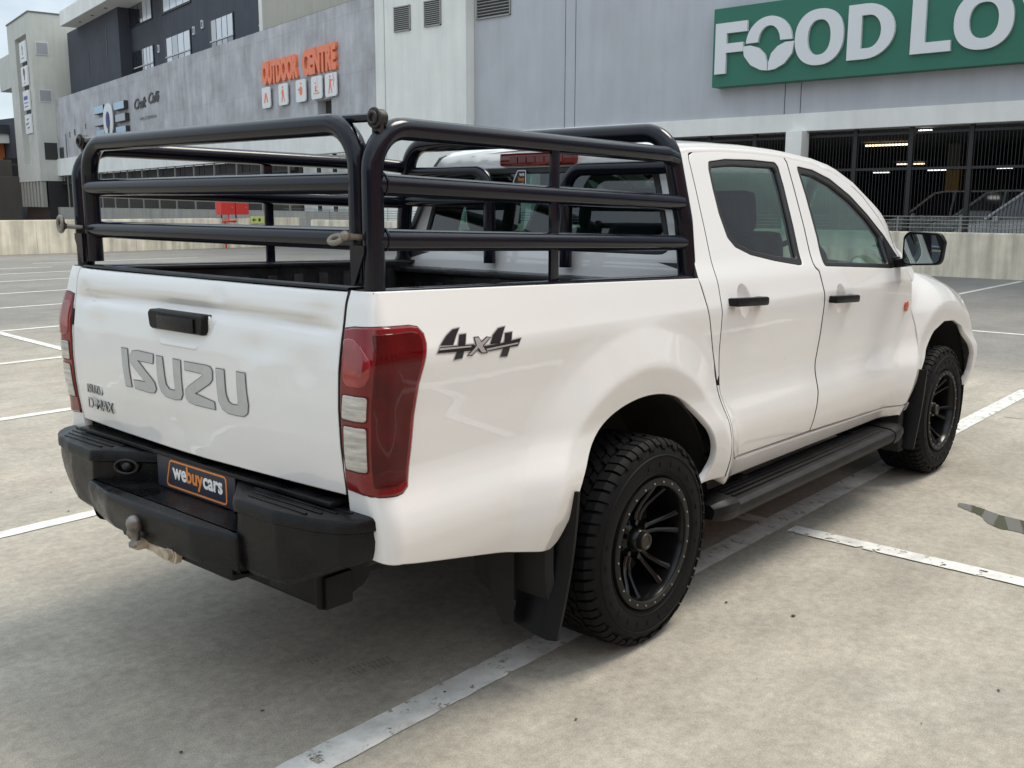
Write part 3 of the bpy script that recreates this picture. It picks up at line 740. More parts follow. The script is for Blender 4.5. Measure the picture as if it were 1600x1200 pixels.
wobj('base_wall', concrete_mat('base_block', (.33, .32, .29), .12, (1.2, .3), .12), [(-.4, 60, 0, 1.24, -.35, .1)])
sp = 7.6
while sp < 46:
    wobj('screen_post', POSTG, [(sp - .035, sp + .035, 1.24, 3.47, -.02, .05)])
    wobj('screen_mesh', SCREEN if int(sp) % 3 else VDK, [(sp + .05, sp + 2.80, 2.86, 2.94, 0, .04), (sp + 1.38, sp + 1.44, 2.9, 3.47, 0, .04), (sp + .05, sp + 2.80, 2.94, 3.40, .3, .32)])
    sp += 2.85
for s_ in (6.9, 5.25, 3.85, 2.4): wobj('dark_post', SCREEN, [(s_ - .09, s_ - .02, 1.24, 3.47, .2, .3), (s_ + .03, s_ + .10, 1.24, 3.47, .2, .3)])
for k in range(5): wobj('low_rail', MP['galv'], [(-.3, 8, 1.32 + k * .16, 1.335 + k * .16, -.1, -.085)])

# stair tower at the far end
tow_b = empty('stair_tower', (0, 0, 0), 'tall pale stair tower with four small white signs at the far left', 'tower')
TWR = concrete_mat('tower_plaster', (.55, .555, .51), .06, None, .06)
wobj('tower_wall', TWR, [(46.6, 47.75, 3.1, 14.68, -1.35, 3), (51.5, 53.95, 3.1, 14.68, -1.35, 3), (47.75, 51.5, 3.1, 4.43, -1.35, 3), (47.75, 51.5, 13.39, 14.68, -1.35, 3), (47.75, 51.5, 4.43, 13.39, -.95, 3)], tow_b)
wobj('tower_cap', pmat('dark_coping', (.12, .12, .12), .6), [(46.55, 54.0, 14.68, 14.78, -1.4, 3.05)], tow_b)
wobj('tower_shoulder', TWR, [(53.95, 60, 10.4, 12.9, -1.0, 3)], tow_b)
wobj('recess_window', VDK, [(49.9, 51.3, 9.2, 12.6, -.98, -.94), (49.9, 51.3, 6.6, 8.9, -.98, -.94)], tow_b)
for k in range(7): wobj('fin', pmat('pale_fin', (.34, .33, .29), .7) if k == 0 else FINM, [(46.7 + k * 1.05, 47.35 + k * 1.05, 1.24, 3.1, -1.3, -1.0)], tow_b); FINM = bpy.data.materials['pale_fin']
wobj('tower_base', SCREEN, [(46.6, 53.95, 0, 3.1, -.9, 2)], tow_b)
def sidebox(name, mat, o0, o1, z0, z1, d0, d1, parent): return wobj(name, mat, [(46.6 - d1, 46.6 - d0, z0, z1, o0, o1)], parent)
for z0, z1 in ((11.85, 12.75), (8.62, 9.50)):
    f_ = sidebox('wall_panel_frame', pmat('white_frame', (.62, .62, .62), .6), -1.05, -.17, z0, z1, 0, .03, tow_b)
    sidebox('wall_panel', pmat('grey_panel', (.33, .34, .36), .6), -.98, -.24, z0 + .07, z1 - .07, .02, .04, f_)
sidebox('dark_opening', VDK, -.95, -.08, 4.6, 5.80, 0, .02, tow_b)
TSG = ['tallest white sign with a grey vase shape, topmost on the tower', 'white sign with a black bird shape, second from the top on the tower', 'white sign with a blue band, third from the top on the tower', 'lowest white sign with small dark script lines on the tower']
WSG = pmat('white_sign_panel', (.74, .75, .76), .5); DKI = pmat('dark_ink', (.03, .03, .035), .5); BLI = pmat('blue_ink', (.03, .05, .30), .5); GRI = pmat('grey_ink', (.25, .26, .27), .5)
for i, (z0, z1) in enumerate(((11.5, 12.9), (9.86, 11.2), (8.16, 9.52), (6.5, 7.85))):
    ts = wobj('tower_sign', WSG, [(47.62, 49.5, z0, z1, -1.50, -1.40)], None); tag(ts, TSG[i], 'sign', 'white signs on the tower')
    mb = MB(); zc = (z0 + z1) / 2; fp = lambda poly, m=0: flat_poly(mb, poly, W(49.5, z0, -1.503), tuple(-E_), (0, 0, 1), .01, m)
    if i == 0: fp([(.8, .5), (1.1, .5), (1.0, .75), (1.15, .95), (.95, 1.2), (.75, 1.0), (.9, .75)]); fp([(.5, .25), (1.4, .25), (1.4, .31), (.5, .31)])
    elif i == 1: fp(ell(.95, .95, .27, .27)); fp([(.9, .72), (1.15, .80), (1.05, .4), (.85, .35)]); fp([(.7, .18), (1.2, .18), (1.2, .22), (.7, .22)])
    elif i == 2: fp([(.25, .72), (1.45, .72), (1.45, .98), (.25, .98)]); fp([(.3, .48), (1.5, .48), (1.5, .54), (.3, .54)]); fp([(.3, .22), (1.5, .22), (1.5, .28), (.3, .28)])
    else: fp([(.6, .95), (1.3, 1.0), (1.3, 1.06), (.6, 1.02)]); fp([(.3, .62), (1.2, .70), (1.2, .78), (.3, .70)]); fp([(.7, .35), (1.4, .40), (1.4, .47), (.7, .42)])
    mb.build('sign_mark', (GRI, DKI, BLI, DKI)[i], ts)

# charcoal office storeys set back above the wing
off_b = empty('office_block', (0, 0, 0), 'charcoal painted office storeys with white framed windows rising behind the concrete wall', 'building')
wobj('charcoal_wall', CHAR, [(33.7, 46.0, 6, 13.4, 1.0, 6)], off_b)
wobj('charcoal_wall', CHAR, [(11.8, 33.7, 6, 16, 1.75, 6)], off_b)
wobj('white_pilaster', PIER, [(11.75, 13.4, 6, 16, 1.45, 2)], off_b)
wobj('beige_wall', concrete_mat('beige_wall', (.42, .40, .35), .05, None, .05), [(1.2, 11.75, 9.2, 16, .9, 5)], off_b)
wobj('canopy', LEDGE, [(27.5, 43.2, 13.4, 14.35, -.1, 5)], off_b, bev=.02)
for k, s_ in enumerate((40.5, 37.5, 34.5)): wobj('downlight', DKI, [(s_ - .1, s_ + .1, 13.37, 13.4, .45, .6)], off_b)
wobj('wall_slot', DKI, [(36.3, 36.5, 10.8, 12.6, .98, 1.0), (40.7, 40.85, 10.0, 11.6, .98, 1.0)], off_b)
BL = pmat('white_pane', (.62, .66, .72), .25, coat=.6); DG = pmat('dark_window_glass', (.02, .02, .028), .08, coat=1.0); FR = pmat('black_window_frame', (.015, .015, .018), .5); BL2 = pmat('grey_pane', (.42, .44, .48), .3, coat=.5)  # pane and frame colours; panes follow each window's pattern
WR = pmat('white_rail', (.6, .6, .62), .5)
def window(s0, s1, z0, z1, zt, pat, o=1.75):
    wf = wobj('window', FR, [(s0, s1, z0, z1, o - .06, o)], off_b); n = len(pat[0]); w_ = (s1 - s0 - .45) / n
    for r_, row in enumerate(pat):
        a, b = (zt + .05, z1 - .06) if r_ == 0 else (z0 + .05, zt - .05)
        if b < a: continue
        for k, ch in enumerate(row):
            sa = s1 - .42 - k * w_
            wobj('pane', {'w': BL, 'g': BL2, 'd': DG}[ch], [(sa - w_ + .05, sa - .05, a, b, o - .075, o - .061)], wf)
    if zt > z0 + .1: wobj('window_rail', WR, [(s0, s1 - .3, zt - .03, zt + .03, o - .12, o - .08)], wf)
window(29.5, 33.5, 8.2, 10.77, 9.75, ('dddwww', 'dddwdw')); window(23.2, 27.5, 8.0, 10.83, 9.75, ('wgww', 'wdgw')); window(17.1, 20.5, 8.0, 10.84, 9.75, ('gwww', 'dggd')); window(13.4, 14.2, 8.0, 10.84, 9.75, ('g', 'g'))
window(29.4, 34.0, 12.2, 14.6, 12.2, ('dddww',)); window(22.9, 27.7, 12.15, 14.6, 12.2, ('wwww',)); window(17, 20.5, 12.15, 14.6, 12.2, ('wwww',))
for s_, z in ((28.6, 10.2), (22.7, 10.45), (21.4, 10.6)):
    lf = wobj('wall_light', WR, [(s_ - .12, s_ + .12, z, z + .42, 1.68, 1.75)], off_b); wobj('lamp_slot', DKI, [(s_ - .06, s_ + .06, z + .08, z + .34, 1.675, 1.68)], lf)

# orange lettering and tiles on the concrete wall
ORM = pmat('orange_letter', (.86, .22, .10), .45)
oc = empty('wall_lettering', (0, 0, 0), 'raised orange OUTDOOR CENTRE letters on the grey concrete wall', 'sign')
def wtext(name, txt, s_left, z, h, width, mat, parent, bold=.03, depth=.12, off=0.0, shear=0.0, spacing=1.0):
    o = text_mesh(name, txt, h / .70, W(s_left, z, off), tuple(-E_), (0, 0, 1), mat, parent, depth, bold, 1.0, shear=shear, spacing=spacing)
    xs_ = [(Vector(v.co) - Vector(W(s_left, z, off))).dot(-E_) for v in o.data.vertices]; k = width / (max(xs_) - min(xs_)); m0 = min(xs_)
    for v, x in zip(o.data.vertices, xs_): v.co = v.co + (-E_) * ((x - m0) * k - x)
    return o
wtext('raised_letters', 'OUTDOOR', 9.72, 6.62, .82, 3.55, ORM, oc, .075); wtext('raised_letters', 'CENTRE', 5.72, 6.62, .86, 2.9, ORM, oc, .075)
TI = pmat('tile_white', (.76, .77, .78), .4)
TL = ['white tile with an orange tent picture, first below the orange letters', 'white tile with an orange hiker picture, second below the orange letters', 'white tile with an orange rider picture, middle one below the orange letters', 'white tile with an orange angler picture, fourth below the orange letters', 'white tile with an orange archer picture, last below the orange letters']
cap = lambda x, y, r: ell(x, y, r, r, 12)
TP = [[[(.22, .22), (.36, .62), (.50, .62), (.66, .22), (.54, .22), (.44, .50), (.34, .22)]],
      [cap(.44, .72, .05), [(.36, .40), (.40, .64), (.50, .64), (.52, .40)], [(.38, .42), (.28, .12), (.34, .12), (.46, .40)], [(.46, .42), (.56, .12), (.62, .12), (.52, .42)], [(.28, .5), (.38, .6), (.38, .55), (.32, .46)]],
      [cap(.50, .70, .05), ell(.48, .42, .14, .18, 16), [(.2, .5), (.45, .54), (.45, .48), (.2, .46)]],
      [cap(.36, .60, .04), [(.32, .28), (.34, .5), (.42, .5), (.46, .32), (.6, .32), (.6, .28)], [(.2, .20), (.72, .20), (.72, .23), (.2, .23)], [(.5, .4), (.54, .8), (.55, .8), (.52, .4)]],
      [cap(.42, .74, .05), [(.36, .42), (.38, .66), (.48, .66), (.50, .42)], [(.36, .44), (.28, .12), (.34, .12), (.45, .42)], [(.44, .42), (.54, .12), (.60, .12), (.50, .44)], [(.46, .62), (.68, .62), (.68, .58), (.46, .57)], [(.66, .35), (.74, .6), (.66, .82), (.69, .82), (.78, .6), (.69, .35)]]]
for i, sl in enumerate((9.74, 8.02, 6.34, 4.92, 3.72)):
    w_ = .86 + .02 * i
    mb = MB(); flat_poly(mb, round_poly([(0, 0), (w_, 0), (w_, .86), (0, .86)], .12, 4), W(sl, 5.58, -.09), tuple(-E_), (0, 0, 1), .05); tl_ = tag(mb.build('picture_tile', TI), TL[i], 'sign', 'picture tiles below the orange letters')
    for poly in TP[i]:
        mb = MB(); flat_poly(mb, poly, W(sl, 5.58, -.142), tuple(-E_), (0, 0, 1), .006); mb.build('picture', ORM, tl_)

# cafe lettering and the winged logo
cf = empty('cafe_lettering', (0, 0, 0), 'dark handwritten style cafe name on the grey concrete wall', 'sign')
wtext('script_letters', 'Craft', 28.1, 6.85, .55, 2.2, DKI, cf, .014, .03, -.01, .35, .9); wtext('script_letters', 'Caf\u00e9', 25.5, 6.98, .55, 1.9, DKI, cf, .014, .03, -.01, .35, .9)
wtext('small_letters', 'MELISSERINA', 27.15, 6.18, .16, 2.9, GRI, cf, .0, .02, -.01, 0, 1.2)
lg = empty('logo_sign', (0, 0, 0), 'round crest with pale blue bars spreading either side on the concrete wall', 'sign')
BLU = pmat('pale_blue_panel', (.38, .52, .68), .35)
def lbar(s0, s1, z0, z1, m): 
    b = wobj('logo_bar', DKI, [(s0, s1, z0, z1, -.25, -.02)], lg); wobj('bar_face', m, [(s0 + .05, s1 - .02, z0 + .04, z1 - .01, -.262, -.251)], b)
lbar(33.6, 35.7, 7.02, 7.52, BLU); lbar(29.3, 31.4, 6.98, 7.45, BLU); lbar(33.6, 35.7, 6.30, 6.78, GREYW); lbar(29.2, 31.2, 6.28, 6.74, GREYW); lbar(33.6, 35.5, 5.55, 6.05, BLU); lbar(29.2, 31.2, 5.55, 6.02, BLU)
mb = MB(); flat_poly(mb, ell(1.0, .95, 1.0, 1.0), W(33.5, 5.55, -.28), tuple(-E_), (0, 0, 1), .05); crest = mb.build('crest', LET, lg); crest.data.transform(Matrix.Identity(4))
mb = MB(); flat_poly(mb, ell(1.0, .95, .42, .5), W(33.5, 5.55, -.332), tuple(-E_), (0, 0, 1), .01); mb.build('crest_mark', BLI, crest)
mb = MB(); flat_poly(mb, [(.9, .2), (1.2, .2), (1.35, .8), (1.15, 1.0), (1.3, 1.3), (1.0, 1.5), (.85, 1.1), (1.0, .8)], W(33.5, 5.55, -.343), tuple(-E_), (0, 0, 1), .01); mb.build('crest_mark', DKI, crest)

# red hose cabinets, pipes and the exit board on the left parapet
RED = pmat('red_cabinet', (.62, .035, .03), .4)
hc = empty('hose_cabinet', (0, 0, 0), 'pair of red hose cabinets on legs behind the left parapet', 'cabinet')
cy_ = 28.15
def ybox(mb, x0, x1, z0, z1, y0, y1, bev=0.0): return mb.bbox((x0, y0, z0), (x1, y1, z1), bev=bev)
for x0, x1 in ((16.95, 17.50), (17.53, 18.06)):
    mb = MB(); ybox(mb, x0, x1, 1.16, 1.74, cy_ - .22, cy_ + .12, .01); c_ = mb.build('cabinet', RED, hc)
    mb = MB(); ybox(mb, x1 - .14, x1 - .10, 1.38, 1.43, cy_ - .235, cy_ - .22); mb.build('door_catch', MP['bolt'], c_)
    mb = MB(); ybox(mb, x0 + .12, x0 + .15, .98, 1.21, cy_ - .02, cy_ + .02); mb.build('leg', SCREEN, hc)
hv = MB(); hv.tube([(16.95, 27.9, .93), (17.5, 27.9, .93)], .035, 10); hv.tube([(17.05, 27.9, .93), (17.05, 27.9, 0.0)], .03, 10); hv.tube([(17.2, 27.9, .93), (17.3, 28.05, 1.22)], .02, 8)
hv.tube([(17.05, 27.82, .30), (17.05, 27.98, .30)], .07, 12); hv.lathe([(.05, -.02), (.055, 0), (.05, .02)], (17.38, 27.84, .93), 'Y', 14)
tag(hv.build('hydrant_pipe', RED, smooth=True), 'red hydrant pipe with valves in front of the parapet below the red cabinets', 'pipe')
mb = MB(); mb.bbox((18.15, 27.96, .84), (18.84, 28.0, 1.10), bev=.003); ex_ = tag(mb.build('exit_board', pmat('yellow_green_board', (.60, .66, .22), .5)), 'small yellow green escape route board on the left parapet', 'sign')
mb = MB(); flat_poly(mb, [(.05, .13), (.14, .20), (.14, .15), (.22, .15), (.22, .11), (.14, .11), (.14, .06)], (18.15, 27.957, .84), (1, 0, 0), (0, 0, 1), .003); mb.build('board_arrow', DKI, ex_)
for poly in (ell(.36, .13, .05, .06, 14), [(.56, .05), (.64, .05), (.61, .20), (.58, .20)]):
    mb = MB(); flat_poly(mb, poly, (18.15, 27.957, .84), (1, 0, 0), (0, 0, 1), .003); mb.build('board_symbol', DKI, ex_)

# far left: ramp wall, orange building, dark block with a white oval
rw = MB(); rw.bbox((8, 54.5, 0), (21.5, 55, 2.95), bev=.02); rw.bbox((8, 55.0, 0), (21.35, 56, 3.85), bev=.02)
tag(rw.build('ramp_wall', BACKW), 'brown grey ramp wall at the far left edge beyond the parapet', 'wall')
ob_ = empty('orange_building', (0, 0, 0), 'small orange building with a dark flat roof at the far left edge', 'building')
mb = MB(); mb.bbox((20, 82, 0), (32.2, 90, 6.2)); mb.build('orange_wall', pmat('orange_paint', (.45, .13, .04), .7), ob_)
mb = MB(); mb.bbox((19, 81, 6.9), (32.4, 91, 7.6)); mb.build('roof', pmat('dark_roof', (.05, .055, .065), .6), ob_)
mb = MB(); mb.bbox((19, 81.2, 6.2), (32.3, 90.5, 6.9)); mb.build('fascia', LEDGE, ob_)
db = empty('dark_block', (0, 0, 0), 'dark block with a tall white oval sign left of the tower', 'building')
mb = MB(); mb.bbox((32.3, 80, 0), (36, 88, 8.1)); mb.build('block_wall', CHAR, db)
mb = MB(); flat_poly(mb, ell(.5, 1.2, .22, .85), (32.4, 79.97, 4.2), (1, 0, 0), (0, 0, 1), .05); mb.build('oval_sign', WSG, db)
mb = MB(); mb.bbox((31.2, 79.9, 4.6), (32.6, 80.0, 5.0)); mb.bbox((31.2, 79.9, 3.6), (32.6, 79.98, 4.4)); mb.build('balcony', DG, db)

parapet('parapet_wall', (-19, -13.5), (19.8, -13.5), 1.0, -.22, 'stained concrete parapet wall behind the camera, on the right side of the truck')
parapet('parapet_wall', (-19, 31), (-19, -13.5), 1.0, -.22, 'stained concrete parapet wall behind the camera, behind the tailgate')
gb = empty('added_grey_slab', (0, 0, 0), 'dark grey slab added behind the camera as a reflection edge for the tailgate', 'building')  # added out of view to give the paint a reflection boundary
mb = MB(); mb.bbox((-62, -40, 0), (-50, 8, 9)); mb.build('slab_wall', CHAR, gb)
# added unseen building, shaped to tint the truck side pink and cut its sky
rb = empty('added_pink_building', (0, 0, 0), 'warm pink building added out of view across the deck to tint the truck side and fill its reflections', 'building')
mb = MB(); mb.bbox((-25, -19, 0), (34, -17, 10.5)); mb.build('tint_wall', concrete_mat('pink_tint', (.72, .34, .26), .08, None, .08), rb)
mb = MB(); mb.bbox((-25, -17.2, 10.5), (34, -16.6, 11)); mb.build('cornice', LEDGE, rb)
for k in range(9):
    mb = MB(); mb.bbox((-22 + k * 6, -17.02, 3.2), (-19.6 + k * 6, -16.96, 5.4)); mb.build('window', DG, rb)

# ------------------------------------------------------------------ cars parked in the dark level
def make_car(loc, rz, col, L, H, label, shape):
    c = empty('parked_car', loc, label, 'car', 'cars parked in the dark level', rz); c.scale = (1, 1, 1.14)
    cm = pmat('car_paint', col, .25, coat=1.0)
    hw = .88
    if shape == 'van': pr = [(0, .45), (.02, .78), (.35, .98), (.95, 1.06), (.98, 1.07), (L - .12, 1.05), (L, .95), (L, .35), (.1, .3)]; gh = [(.80, 1.05), (1.60, H - .05), (1.9, H), (L - .7, H), (L - .25, H - .1), (L - .12, 1.04)]
    else: pr = [(0, .45), (.02, .72), (.25, .88), (1.15, .98), (L - .55, 1.02), (L - .02, .98), (L, .8), (L, .35), (.1, .3)]; gh = [(1.05, .96), (1.85, H - .04), (2.3, H), (L - 1.3, H), (L - .75, H - .12), (L - .30, 1.01)]
    pr = round_poly(pr, .05, 3)
    mb = MB(); mb.rings([[(x, -hw * (.93), z) for x, z in pr], [(x * .998 + .004, -hw, z * .99 + .004) for x, z in pr], [(x * .998 + .004, hw, z * .99 + .004) for x, z in pr], [(x, hw * .93, z) for x, z in pr]])
    mb.build('body', cm, c, smooth=True)
    g2 = round_poly(gh, .06, 3); mb = MB(); k = lambda x, z, s: (x, s * (hw - .05 - (z - 1.0) * .30), z)
    mb.rings([[k(x, z, -1) for x, z in g2], [k(x, z, 1) for x, z in g2]]); cb = mb.build('cabin_glass', DG, c, smooth=True, sharp=20)
    mb = MB(); zz = [p for p in g2 if p[1] > H - .14]
    x0, x1 = min(p[0] for p in zz), max(p[0] for p in zz)
    mb.rings([[k(x, z + .012, -1.01) for x, z in zz] + [k(x, z - .03, -1.01) for x, z in zz[::-1]], [k(x, z + .012, 1.01) for x, z in zz] + [k(x, z - .03, 1.01) for x, z in zz[::-1]]]); mb.build('roof', cm, c, smooth=True)
    for s in (-1, 1):
        for (xa, za), (xb, zb) in (((gh[0][0], gh[0][1]), (gh[1][0], gh[1][1])), ((L * .50, 1.0), (L * .50 + .05, H - .03)), ((gh[-1][0], gh[-1][1]), (gh[-2][0], gh[-2][1]))):
            mb = MB(); mb.tube([k(xa, za, s * 1.015), k(xb, zb, s * 1.015)], .035, 6); mb.build('pillar', cm, cb)
        mb = MB(); mb.box((gh[0][0] + .30, s * (hw + .10), 1.06), (.12, .18, .13), None, 0, .03); mb.build('mirror', cm, c, smooth=True)
        mb = MB(); mb.box((.10, s * .62, .68), (.16, .34, .14), None, 0, .03); mb.build('headlight', MP['clear'], c, smooth=True)
        mb = MB(); mb.box((L - .06, s * .72, .82), (.14, .22, .28), None, 0, .03); mb.build('tail_light', MP['red'], c, smooth=True)
        for x in (.80, L - .85):
            mb = MB(); mb.lathe([(.0, -.10), (.20, -.10), (.31, -.09), (.33, 0), (.31, .09), (.0, .10)], (x, s * (hw - .08), .33), 'Y', 24); mb.build('wheel', MP['rubber'], c, smooth=True)
    return c
make_car((30.5, 9.9, .02), R(-88), (.75, .75, .75), 4.3, 1.72, 'pale car with a red tail light, left of the others behind the dark screen', 'van')
make_car((26.2, 7.05, .02), R(-90), (.40, .45, .43), 4.0, 1.68, 'dark green grey hatchback nosing left behind the railing', 'van')
make_car((23.9, 5.55, .02), R(-90), (.60, .61, .62), 4.4, 1.66, 'grey car with a pale arched windscreen frame, rightmost behind the railing', 'van')

# ------------------------------------------------------------------ pickup truck: shape of the body side
BEDP = [(.3, .78), (.40, .84), (.46, .868), (.52, .89), (.58, .906), (.66, .914), (.72, .911), (.80, .884), (.84, .876), (1.0, .884), (1.10, .892), (1.160, .896), (1.19, .886), (1.27, .862), (1.35, .836)]
CABP = BEDP[:-1] + [(1.30, .846), (1.34, .824), (1.75, .655), (1.90, .58)]
FENP = [(.3, .78), (.40, .84), (.46, .868), (.52, .89), (.58, .903), (.66, .912), (.72, .909), (.80, .886), (.84, .880), (1.0, .884), (1.06, .868), (1.10, .850), (1.14, .82), (1.17, .78), (1.20, .72), (1.30, .50)]
def prof(P, z):
    zs = [a for a, _ in P]; ys = [b for _, b in P]
    return np.mean([np.interp(z + k * .010, zs, ys) for k in (-2, -1, 0, 1, 2)], axis=0)
def sstep(a, b, x):
    t = np.clip((x - a) / (b - a), 0, 1); return t * t * (3 - 2 * t)
def flare(u, z):
    out = 0
    for cx, cz, r0 in ((0.0, .43, .47), (3.08, .41, .50)):
        d = np.hypot(u - cx, z - cz) - r0
        out = np.maximum(out, np.mean([np.interp(d + k * .005, [-1, 0, .100, .112, .205, .240, .285], [.030, .030, .049, .0485, .016, .004, 0]) for k in (-2, -1, 0, 1, 2)], axis=0))
    return out * (1 - sstep(1.12, 1.2, z))
XR = [(.4, -1.17), (.6, -1.188), (.79, -1.203), (.92, -1.218), (1.02, -1.222), (1.12, -1.218), (1.20, -1.206), (1.25, -1.196), (1.30, -1.188), (1.345, -1.170)]
def xrear(z): return np.mean([np.interp(z + k * .008, [a for a, _ in XR], [b for _, b in XR]) for k in (-1, 0, 1)], axis=0)
RC, UR = .06, -1.14        # rear corner radius and where it starts
RF, UF = .42, 3.52         # front corner
def body(P, front_drop=False):
    def f(u, z):
        u = np.asarray(u, float); z = np.asarray(z, float)
        zz = z
        if front_drop: zz = z + hood_drop(u) * sstep(.82, 1.02, z + hood_drop(u))
        S = prof(P, zz) + flare(u, z)
        if not front_drop: S = S * (1 - .16 * sstep(2.40, 2.85, u) * sstep(1.15, 1.35, z))
        x = u.copy(); y = -S.copy()
        # rear corner
        s = np.clip(UR - u, 0, None); a = np.minimum(s / RC, math.pi / 2); ex = np.clip(s - RC * math.pi / 2, 0, None)
        m = s > 0
        x = np.where(m, UR - RC * np.sin(a), x); y = np.where(m, -(S - RC) - RC * np.cos(a) + ex, y)
        x = x + (xrear(z) + 1.20) * sstep(0, RC * 1.6, s)
        # front corner
        s = np.clip(u - UF, 0, None); a = np.minimum(s / RF, math.pi / 2); ex = np.clip(s - RF * math.pi / 2, 0, None)
        m = s > 0
        x = np.where(m, UF + RF * np.sin(a), x); y = np.where(m, -(S - RF) - RF * np.cos(a) + ex, y)
        return np.stack([x, y, z], -1)
    return f
def hood_drop(u): return np.interp(u, [2.4, 3.0, 3.3, 3.6, 3.9, 4.2], [0, .012, .05, .12, .22, .30])
BEDF, CABF, FENF = body(BEDP), body(CABP), body(FENP, True)
def useam(z, y): # u of the point on the rear face at distance y from the centre line
    S = float(prof(BEDP, z)) + float(flare(UR - .1, z)); return UR - RC * math.pi / 2 - ((S - RC) - y)

truck = empty('pickup_truck', (0, 0, 0), 'white double cab pickup truck with black tube cattle rails over its open bed', 'pickup truck')
T = truck
def both(fn):
    fn(False); fn(True)

# ---- bed side panels
ARCH = [(.40, .50), (.435, .527), (.455, .565), (.458, .62), (.440, .672), (.407, .725), (.355, .782), (.263, .850), (.147, .890), (.015, .902), (-.121, .886), (-.235, .845), (-.325, .780), (-.378, .709), (-.424, .608), (-.466, .520), (-.490, .492), (-.525, .482)]
def bed_side(mir):
    o = [(.425, 1.286), (.445, 1.16), (.49, 1.04), (.52, .96), (.540, .85), (.547, .72), (.553, .60), (.555, .50)]
    arch = list(ARCH)
    for _ in range(2):
        q = [arch[0]]
        for a, b in zip(arch[:-1], arch[1:]): q += [(a[0] * .75 + b[0] * .25, a[1] * .75 + b[1] * .25), (a[0] * .25 + b[0] * .75, a[1] * .25 + b[1] * .75)]
        arch = q + [arch[-1]]
    o += arch + [(-.60, .495), (-.688, .512), (-.911, .556), (-1.087, .590), (-1.14, .602), (useam(.61, .80), .612), (useam(.62, .757), .62)]
    for z in (.72, .80, .9, 1.0, 1.1, 1.2, 1.27, 1.335): o.append((useam(z, .757), z))
    o += [(-1.14, 1.334), (-.4, 1.312)]
    return panel('bed_side', o, BEDF, MP['paint'], T, sp=.013, bsp=.018, depth=.03, e=.004, mirror=mir)
both(bed_side)

# ---- doors
RD = [(.650, 1.735), (.662, 1.756), (.702, 1.770), (.901, 1.784), (1.123, 1.789), (1.358, 1.787), (1.500, 1.780), (1.516, 1.753), (1.503, 1.640), (1.475, 1.459), (1.436, 1.300), (1.440, 1.281), (1.466, 1.265), (1.470, 1.179), (1.476, 1.100), (1.474, .982), (1.43, .75), (1.402, .60), (1.388, .537), (.690, .548), (.640, .556), (.600, .595), (.580, .662), (.572, .863), (.556, 1.000), (.548, 1.170), (.564, 1.298), (.600, 1.459), (.632, 1.625)]
FD = [(1.504, 1.780), (1.619, 1.773), (1.826, 1.752), (2.003, 1.720), (2.132, 1.678), (2.262, 1.605), (2.382, 1.496), (2.459, 1.385), (2.520, 1.262), (2.560, 1.157), (2.595, 1.063), (2.624, .920), (2.625, .837), (2.585, .68), (2.545, .56), (2.510, .508), (2.45, .500), (1.392, .536), (1.406, .60), (1.434, .75), (1.478, .982), (1.480, 1.100), (1.474, 1.179), (1.470, 1.265), (1.444, 1.281), (1.440, 1.300), (1.479, 1.459), (1.507, 1.640), (1.520, 1.753)]
RW = [(.783, 1.700), (.800, 1.730), (.945, 1.745), (1.170, 1.750), (1.395, 1.746), (1.413, 1.728), (1.405, 1.640), (1.370, 1.460), (1.328, 1.300), (1.290, 1.300), (1.088, 1.326), (.902, 1.357), (.795, 1.392), (.758, 1.430), (.752, 1.524), (.766, 1.620)]
RG = [(.800, 1.694), (.818, 1.714), (1.006, 1.727), (1.378, 1.727), (1.390, 1.710), (1.382, 1.635), (1.350, 1.476), (1.310, 1.326), (1.103, 1.346), (.930, 1.372), (.825, 1.405), (.787, 1.440), (.780, 1.524), (.786, 1.620)]
FW = [(1.606, 1.735), (1.764, 1.722), (1.931, 1.683), (2.111, 1.603), (2.248, 1.510), (2.374, 1.400), (2.452, 1.300), (2.455, 1.245), (2.314, 1.240), (1.946, 1.262), (1.539, 1.285), (1.575, 1.411), (1.600, 1.598)]
FG = [(1.630, 1.710), (1.775, 1.697), (1.930, 1.655), (2.105, 1.577), (2.235, 1.490), (2.325, 1.400), (2.300, 1.262), (1.958, 1.280), (1.568, 1.302), (1.600, 1.411), (1.624, 1.583)]
